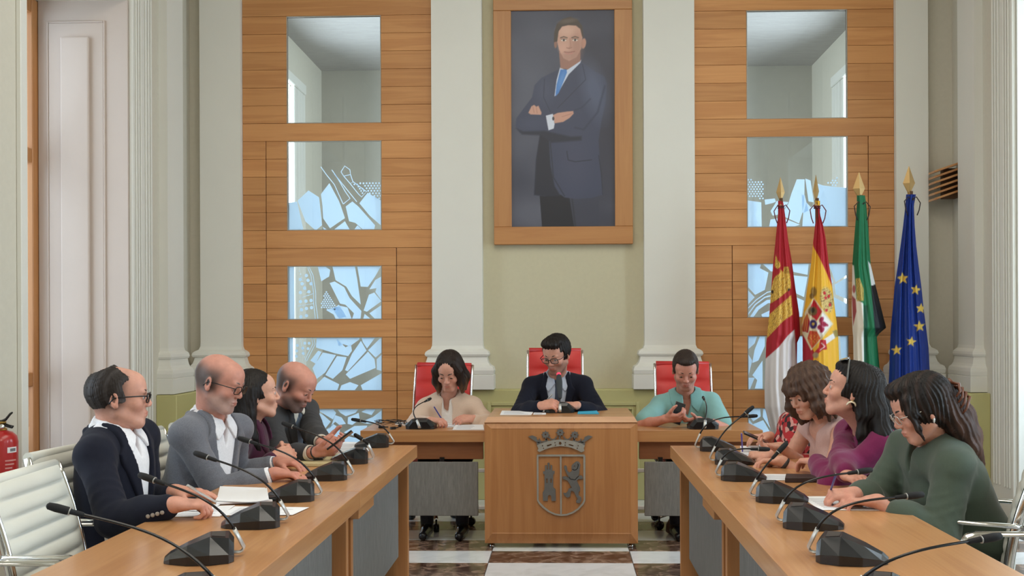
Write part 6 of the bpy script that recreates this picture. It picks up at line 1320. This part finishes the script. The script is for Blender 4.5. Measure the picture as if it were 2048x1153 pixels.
# ------------------------------------------------------------------ four flags on poles
FLM = attr_mat('flag_satin', .55, spec=.3)
def star(c, r, rot=-90): return [(c[0]+(r if k % 2 == 0 else r*.42)*math.cos(math.radians(rot+36*k)), c[1]+(r if k % 2 == 0 else r*.42)*math.sin(math.radians(rot+36*k))) for k in range(10)]
def flag(name, label, Y0, rows, base, paint, nf, ph, amp, tip, top_px, tie):
    ys = [r_[0] for r_ in rows]; y0, y1 = ys[0], ys[-1]; n = int((y1-y0)/2.0); yy = np.linspace(y0, y1, n); L_ = np.interp(yy, ys, [r_[1] for r_ in rows]); R_ = np.interp(yy, ys, [r_[2] for r_ in rows]); m = 61
    ss = np.linspace(0, 1, m); Xp = L_[:, None]+(R_-L_)[:, None]*ss[None]; Yp_ = np.repeat(yy[:, None], m, 1); wpx = (R_-L_)[:, None]
    pt = Paint(Xp, Yp_, base); paint(pt)
    tq = (Yp_-y0)/(y1-y0); wm = wpx*Y0/FPX
    D = Y0-wm*.42*np.sin(PI*ss)[None]**.8+amp*np.minimum(1, tq*3+.25)*(np.sin(2*PI*nf*ss[None]+ph+1.2*tq)+.5*np.sin(2*PI*nf*2.3*ss[None]+ph*2-2*tq))*np.minimum(1, np.sin(PI*ss)[None]*2.2)
    pos = np.zeros(Xp.shape+(3,))
    d = _F[None, None]+_R[None, None]*((Xp-CX)/FPX)[..., None]-_U[None, None]*((Yp_-CY)/FPX)[..., None]; k_ = D/d[..., 1]; pos = np.array([0, 0, HC])+d*k_[..., None]
    top = PY(top_px[0], top_px[1], Y0); bx, by = top[0], Y0; root = empty(name, (bx, by, 0), 0, label, 'flag', 'flags on poles'); o0 = np.array([bx, by, 0])
    paint_mesh('flag_cloth', pos, pt, FLM, root, o0)
    bk = pos[:, ::-1].copy(); bk[..., 1] = Y0+wm*.30*np.sin(PI*ss)[None]**.8+.5*amp*np.sin(2*PI*nf*ss[None]+ph)*np.sin(PI*ss)[None]
    sc_ = (bk[..., 1]/pos[:, ::-1][..., 1])[..., None]; q2 = Paint(Xp[::3, ::-3], Yp_[::3, ::3], base); q2.c = pt.c[::3, ::-1][:, ::3]; paint_mesh('flag_cloth_back', bk[::3, ::3], q2, FLM, root, o0)
    zt_ = top[2]; MB().tube([(0, 0, .03), (0, 0, zt_+.02)], .014, 10).build('pole', mat('pole_wood', srgb(96, 66, 46), .4), root)
    MB().lathe([(.19, 0), (.19, .012), (.17, .03), (.05, .045), (.03, .09), (.02, .12)], (0, 0, 0), 24).build('stand', M['brass'], root)
    fx, fy0, fy1, fw_ = tip; h_ = (fy1-fy0)*Y0/FPX; w_ = fw_*Y0/FPX/2; zb = PY(fx, fy1, Y0)[2]; fn = MB()
    A_ = [(w_, 0, h_*.36), (0, -.018, h_*.36), (-w_, 0, h_*.36), (0, .018, h_*.36)]; fn.loft([[(a[0]*.22, a[1]*.5, 0) for a in A_], A_, [(a[0]*.03, a[1]*.03, h_) for a in A_]]); fo = fn.build('finial', M['gold'], root, (PY(fx, fy1, Y0)[0]-bx, 0, zb))
    MB().lathe([(.012, -.05), (.018, -.045), (.018, -.03), (.010, -.02), (.012, 0.004)], (0, 0, 0), 14).build('finial_socket', M['gold'], fo)
    cd_ = MB(); rs = np.random.RandomState(int(fx)); zc = zb-.055
    for k in range(2): cd_.tube([(.022*math.cos(2*PI*i/10), .022*math.sin(2*PI*i/10), zc+.012*k) for i in range(11)], .005, 6)
    for sg in (-1, 1): cd_.tube([(0, -.022, zc), (sg*.03, -.03, zc+.02), (sg*.06, -.03, zc-.01-.02*rs.rand()), (sg*.05, -.032, zc-.08), (sg*.035, -.03, zc-.12)], .0042, 6)
    cd_.build('tie_cord', tie, root); return root
S2 = lambda pts: [(1500+x/3.2045, 440+y/3.2045) for x, y in pts]; S9 = lambda pts: [(1690+x/2.453, 330+y/2.453) for x, y in pts]
RD = (164, 26, 38); GD = (206, 160, 62)
def p1(q):
    q.poly(S2([(90, 900), (105, 886), (185, 815), (240, 745), (286, 702), (300, 960), (400, 1500), (60, 1500)]), (214, 208, 208), 1.5)
    q.poly(S2([(286, 700), (330, 735), (330, 780), (292, 765)]), RD, 1.5)
    gold = np.maximum.reduce([q.poly(S2(g), GD, 1.2) for g in ([(163, 225), (172, 240), (178, 262), (190, 268), (196, 300), (178, 315), (158, 300)], [(148, 385), (165, 360), (190, 345), (196, 318), (212, 335), (218, 300), (246, 300), (258, 360), (264, 438), (190, 500), (128, 540), (130, 470)], [(122, 610), (175, 560), (264, 480), (274, 608), (215, 648), (108, 760), (112, 690)])])
    q.mask(gold*np.clip(blotch(q.X, q.Y, .9, 3)*1.4, 0, 1), (120, 82, 26), .75); q.mask(gold*np.clip(blotch(q.X, q.Y, 1.3, 8)*1.5, 0, 1), (238, 208, 120), .6)
    for c in ((143, 462), (182, 515), (250, 450)): q.ell(S2([c])[0], (2.6, 3.4), (40, 26, 20), .4)
    q.poly(S2([(128, 548), (190, 505), (266, 442), (266, 480), (190, 545), (126, 600)]), (166, 34, 42), 1.5)
    for k in range(5): q.line(S2([(225+k*9, 300), (223+k*9, 345)]), 1.0, (90, 60, 24), .7, 1)
def p2(q):
    q.poly(S2([(395, -80), (470, -80), (505, 270), (526, 425), (484, 325), (444, 240), (408, 176), (395, 100)]), RD, 1.6)
    q.poly(S2([(320, 690), (372, 780), (412, 850), (404, 900), (395, 1400), (300, 1400)]), (156, 26, 40), 1.6)
    cr_ = q.ell(S2([(492, 515)])[0], (13, 26), (206, 178, 110), .25, 1, -8); q.mask(cr_*np.clip(blotch(q.X, q.Y, 1.6, 5)*1.6, 0, 1), (92, 62, 34), .8)
    for c in ((478, 470), (505, 490), (485, 500), (512, 545), (490, 580)): q.ell(S2([c])[0], (2.6, 3.4), (186, 32, 40), .4)
    q.ell(S2([(408, 462)])[0], (6, 10), (120, 90, 44), .4, .8); q.ell(S2([(395, 490)])[0], (4, 6), (96, 70, 40), .4, .8)
    q.poly(S2([(408, 498), (534, 668), (458, 768), (392, 838), (352, 760), (322, 712), (352, 590)]), (210, 196, 160), 1.5)
    q.poly(S2([(410, 510), (462, 588), (428, 648), (372, 596)]), (182, 32, 40), 1.4); q.ell(S2([(402, 586)])[0], (9, 9), (112, 90, 52), .3); q.ell(S2([(402, 580)])[0], (4, 5), (60, 48, 34), .4)
    q.poly(S2([(466, 596), (526, 668), (452, 752), (424, 702), (440, 650)]), (226, 220, 216), 1.4)
    for c, r_ in (((458, 640), (4, 6)), ((470, 668), (7, 5)), ((448, 690), (5, 5)), ((462, 706), (4, 6)), ((488, 672), (5, 2.5))): q.ell(S2([c])[0], r_, (150, 26, 60), .5, 1, 30)
    q.poly(S2([(366, 600), (384, 650), (372, 724), (328, 712), (346, 640)]), (150, 24, 40), 1.2)
    for k in range(3): q.line(S2([(352+k*10, 610), (336+k*13, 712)]), 1.6, (206, 160, 62), .85, 1)
    q.poly(S2([(382, 712), (428, 716), (452, 760), (396, 826), (368, 762)]), (190, 62, 38), 1.4); q.mask(q.ell(S2([(408, 765)])[0], (11, 12), (200, 110, 50), .4, .3)*np.clip(blotch(q.X, q.Y, 1.8, 2)*1.5, 0, 1), (216, 170, 70), .8)
    q.ell(S2([(405, 670)])[0], (7.5, 9), (54, 40, 96), .3); q.ell(S2([(405, 668)])[0], (3, 3), (206, 170, 80), .4)
    q.poly(S2([(476, 766), (490, 798), (562, 746), (540, 722)]), (222, 218, 214), 1.4); q.poly(S2([(528, 714), (556, 704), (574, 744), (546, 756)]), (150, 130, 70), 1.4)
    q.poly(S2([(450, 770), (486, 770), (494, 830), (462, 836), (430, 866), (412, 850), (440, 820)]), (178, 36, 44), 1.4); q.line(S2([(458, 790), (480, 812), (450, 835)]), 2, (226, 214, 206), .9, 1.2); q.ell(S2([(420, 868)])[0], (6, 6), (160, 140, 110), .4)
def p3(q):
    q.poly(S9([(20, 480), (44, 496), (56, 660), (90, 680), (96, 1100), (30, 1100), (20, 700)]), (226, 224, 218), 1.4); q.poly(S9([(92, 690), (112, 690), (106, 1000), (118, 1200), (94, 1200), (96, 1000)]), (18, 62, 44), 2.4, .85)  # dark green strip paints a fold's shade into the cloth colour
    g = q.poly(S9([(52, 560), (72, 555), (92, 610), (92, 668), (58, 668)]), (186, 160, 84), 1.4); q.mask(g*np.clip(blotch(q.X, q.Y, 1.7, 6)*1.6, 0, 1), (104, 96, 50), .7)
    q.poly(S9([(34, 640), (52, 660), (56, 720), (40, 790)]), (150, 44, 50), 1.4, .8); q.ell(S9([(44, 610)])[0], (3, 8), (160, 60, 60), .4, .8)
    q.poly(S9([(112, 470), (126, 490), (150, 592), (130, 598)]), (214, 212, 208), 1.2); q.poly(S9([(128, 594), (152, 586), (206, 800), (150, 840)]), (16, 16, 20), 1.2)
def p4(q):
    for c, r_, ro in (((283, 558), 32, -95), ((347, 614), 28, -80), ((372, 705), 28, -85), ((366, 793), 30, -95), ((325, 868), 27, -80), ((253, 910), 28, -95)):
        cc = S9([c])[0]; q.poly(star(cc, r_/2.453, ro), (222, 186, 84), 1.0)
RC = mat('dark_red_cord', srgb(96, 26, 34), .7); KC = mat('dark_cord', srgb(44, 30, 28), .7)
f6 = lambda y, a, b: (330+y/2.022, 1440+a/2.022, 1440+b/2.022)
f9 = lambda y, a, b: (330+y/2.453, 1690+a/2.453, 1690+b/2.453)
flag('flag', 'red and white flag with golden castle, leftmost of the row of flags', 7.72, [(402, 1556, 1566), (429, 1556, 1570), f6(300, 225, 275), f6(400, 215, 292), f6(500, 207, 305), f6(600, 200, 320), f6(690, 190, 325), f6(720, 187, 312), f6(800, 184, 311), f6(900, 180, 314), f6(980, 181, 328), f6(1050, 198, 322), f6(1115, 222, 300), f6(1135, 236, 280)], RD, p1, 2.2, .6, .012, (1561, 355, 402, 17), (1562, 402), RC)
flag('flag', 'red and yellow striped flag with a shielded coat of arms, second from the left', 7.66, [(402, 1630, 1640), (429, 1632, 1640), f6(240, 385, 416), f6(300, 378, 428), f6(400, 368, 440), f6(500, 352, 455), f6(560, 344, 462), f6(640, 330, 472), f6(700, 334, 478), f6(780, 334, 482), (760, 1606, 1680), (880, 1600, 1684)], (226, 172, 52), p2, 2.4, 2.0, .012, (1632, 350, 402, 12), (1634, 402), RC)
flag('flag', 'green, white and black flag, third from the left', 7.74, [f9(150, 58, 98), f9(200, 58, 105), f9(300, 50, 113), f9(400, 42, 120), f9(490, 36, 126), f9(600, 35, 152), f9(700, 33, 177), f9(800, 36, 202), f9(826, 38, 170), f9(845, 40, 156), f9(1000, 42, 170), f9(1100, 42, 180), (880, 1704, 1772)], (24, 104, 66), p3, 1.8, 1.2, .012, (1718, 345, 396, 24), (1722, 396), KC)
fl4 = flag('flag', 'blue flag with a curve of yellow stars, rightmost of the row', 7.70, [f9(145, 300, 348), f9(200, 296, 338), f9(300, 285, 342), f9(400, 272, 350), f9(500, 258, 362), f9(600, 243, 375), f9(700, 235, 385), f9(800, 225, 398), f9(900, 220, 410), f9(1000, 217, 415), f9(1100, 213, 418), (890, 1772, 1862)], (18, 46, 124), p4, 3.2, .2, .016, (1818, 333, 386, 24), (1822, 388), KC)
# ------------------------------------------------------------------ things worn: watch, bracelets, earrings, claw, raised glasses, buttons
def ringtube(m, name, c, d, r_, th, wd, parent, o0, n=18):
    d = unit(d); a = unit(np.cross(d, [.1, .3, .9])); b_ = np.cross(d, a); c = np.array(c)-o0
    MB().tube([c+a*r_*math.cos(2*PI*k/n)+b_*r_*math.sin(2*PI*k/n) for k in range(n+1)], [(th, wd)]*(n+1), 8, cap=False, flat=tuple(a)).build(name, m, parent)
dW = lambda pp, k: unit(pp['W'][k]-pp['E'][k])
ringtube(mat('watch_strap', srgb(50, 46, 46), .5), 'watch', mA['W']['L']-dW(mA, 'L')*.022, dW(mA, 'L'), .0275, .003, .009, mA['root'], mA['o0'])
ringtube(M['black'], 'bracelet', mE['W']['R']-dW(mE, 'R')*.012, dW(mE, 'R'), .027, .0035, .004, mE['root'], mE['o0'])
ringtube(mat('beads', srgb(60, 42, 40), .4), 'bracelet', mD['W']['R']-dW(mD, 'R')*.014, dW(mD, 'R'), .027, .004, .004, mD['root'], mD['o0'])
ringtube(mat('beads_dark', srgb(40, 34, 32), .4), 'bracelet', m4['W']['R']+dW(m4, 'R')*.004, dW(m4, 'R'), .030, .0045, .0045, m4['root'], m4['o0'])
ringtube(M['gold'], 'ring', m2['W']['R']+unit(np.array([1, -.1, -.06]))*.112+np.array([0, -.006, -.006]), (1, -.1, -.3), .0098, .0012, .002, m2['root'], m2['o0'])
T = mC['T']
MB().tube([T(-.083+.004*math.sin(t), -.008+.019*math.cos(t), -.060-.020*math.sin(t)) for t in np.linspace(-PI*.95, PI*.0, 14)][::1], [(.003, .002)]+[(.006, .003)]*12+[(.003, .002)], 8).build('earring', mat('cream_enamel', srgb(222, 208, 180), .4, .3), mC['root'])
for q in (1, -1): MB().lathe([(0, -.006), (.006, -.003), (.006, .003), (0, .006)], mC['T'](q*.083, -.008, -.036), 10).build('ear_stud', M['gold'], mC['root'])
MB().tube([T(.088*math.sin(a), .055*math.cos(a*.4)-.012, .038+.100*math.cos(a)) for a in np.linspace(-1.6, 1.6, 18)], [(.0035, .009)]*18, 8, flat=(1, 0, 0)).build('raised_glasses_band', mat('smoky_frame', srgb(96, 96, 92), .25), mC['root'])
for q in (-1, 1): MB().prism([(.026*math.cos(t), .019*math.sin(t)) for t in np.linspace(0, 2*PI, 15)[:-1]], T(q*.032, .062, .132), mC['A'][0], unit(mC['A'][2]*.5-mC['A'][1]*.9), .003).build('raised_lens', mat('smoky_lens', srgb(104, 106, 104), .12), mC['root'])
TD = mD['T']; CLW = mat('tortoiseshell', srgb(96, 52, 32), .3, var=.4, vscale=60)
for q in (-1, 1):
    for k in range(4): MB().tube([TD(q*.012+.0, -.128-.01*k, .055-.02*k), TD(q*.04, -.150-.006*k, .042-.02*k), TD(q*.062, -.138, .020-.022*k), TD(q*.066, -.115, .006-.022*k)], [.006, .006, .005, .003], 8).build('claw_tooth', CLW, mD['root'])
MB().tube([TD(0, -.130, .065), TD(0, -.150, .02), TD(0, -.150, -.03)], [.010, .012, .009], 10).build('hair_claw', CLW, mD['root'])
for q in (1, -1): MB().lathe([(0, -.012), (.004, -.006), (.004, .006), (0, .010)], TD(q*.083, -.004, -.040), 10).build('earring', M['silver'], mD['root'])
w_, e_ = m1['W']['R'], m1['E']['R']; dd = unit(w_-e_)
for k in range(4):
    c = w_-dd*(.035+.018*k)+np.array([0, -.046-.002*k, -.012])-m1['o0']; MB().lathe([(0, -.002), (.007, -.002), (.0075, .001), (.005, .002), (0, .002)], c, 12, axis=Vector((0, -1, -.1))).build('sleeve_button', mat('horn_button', srgb(150, 140, 130), .4), m1['root'])
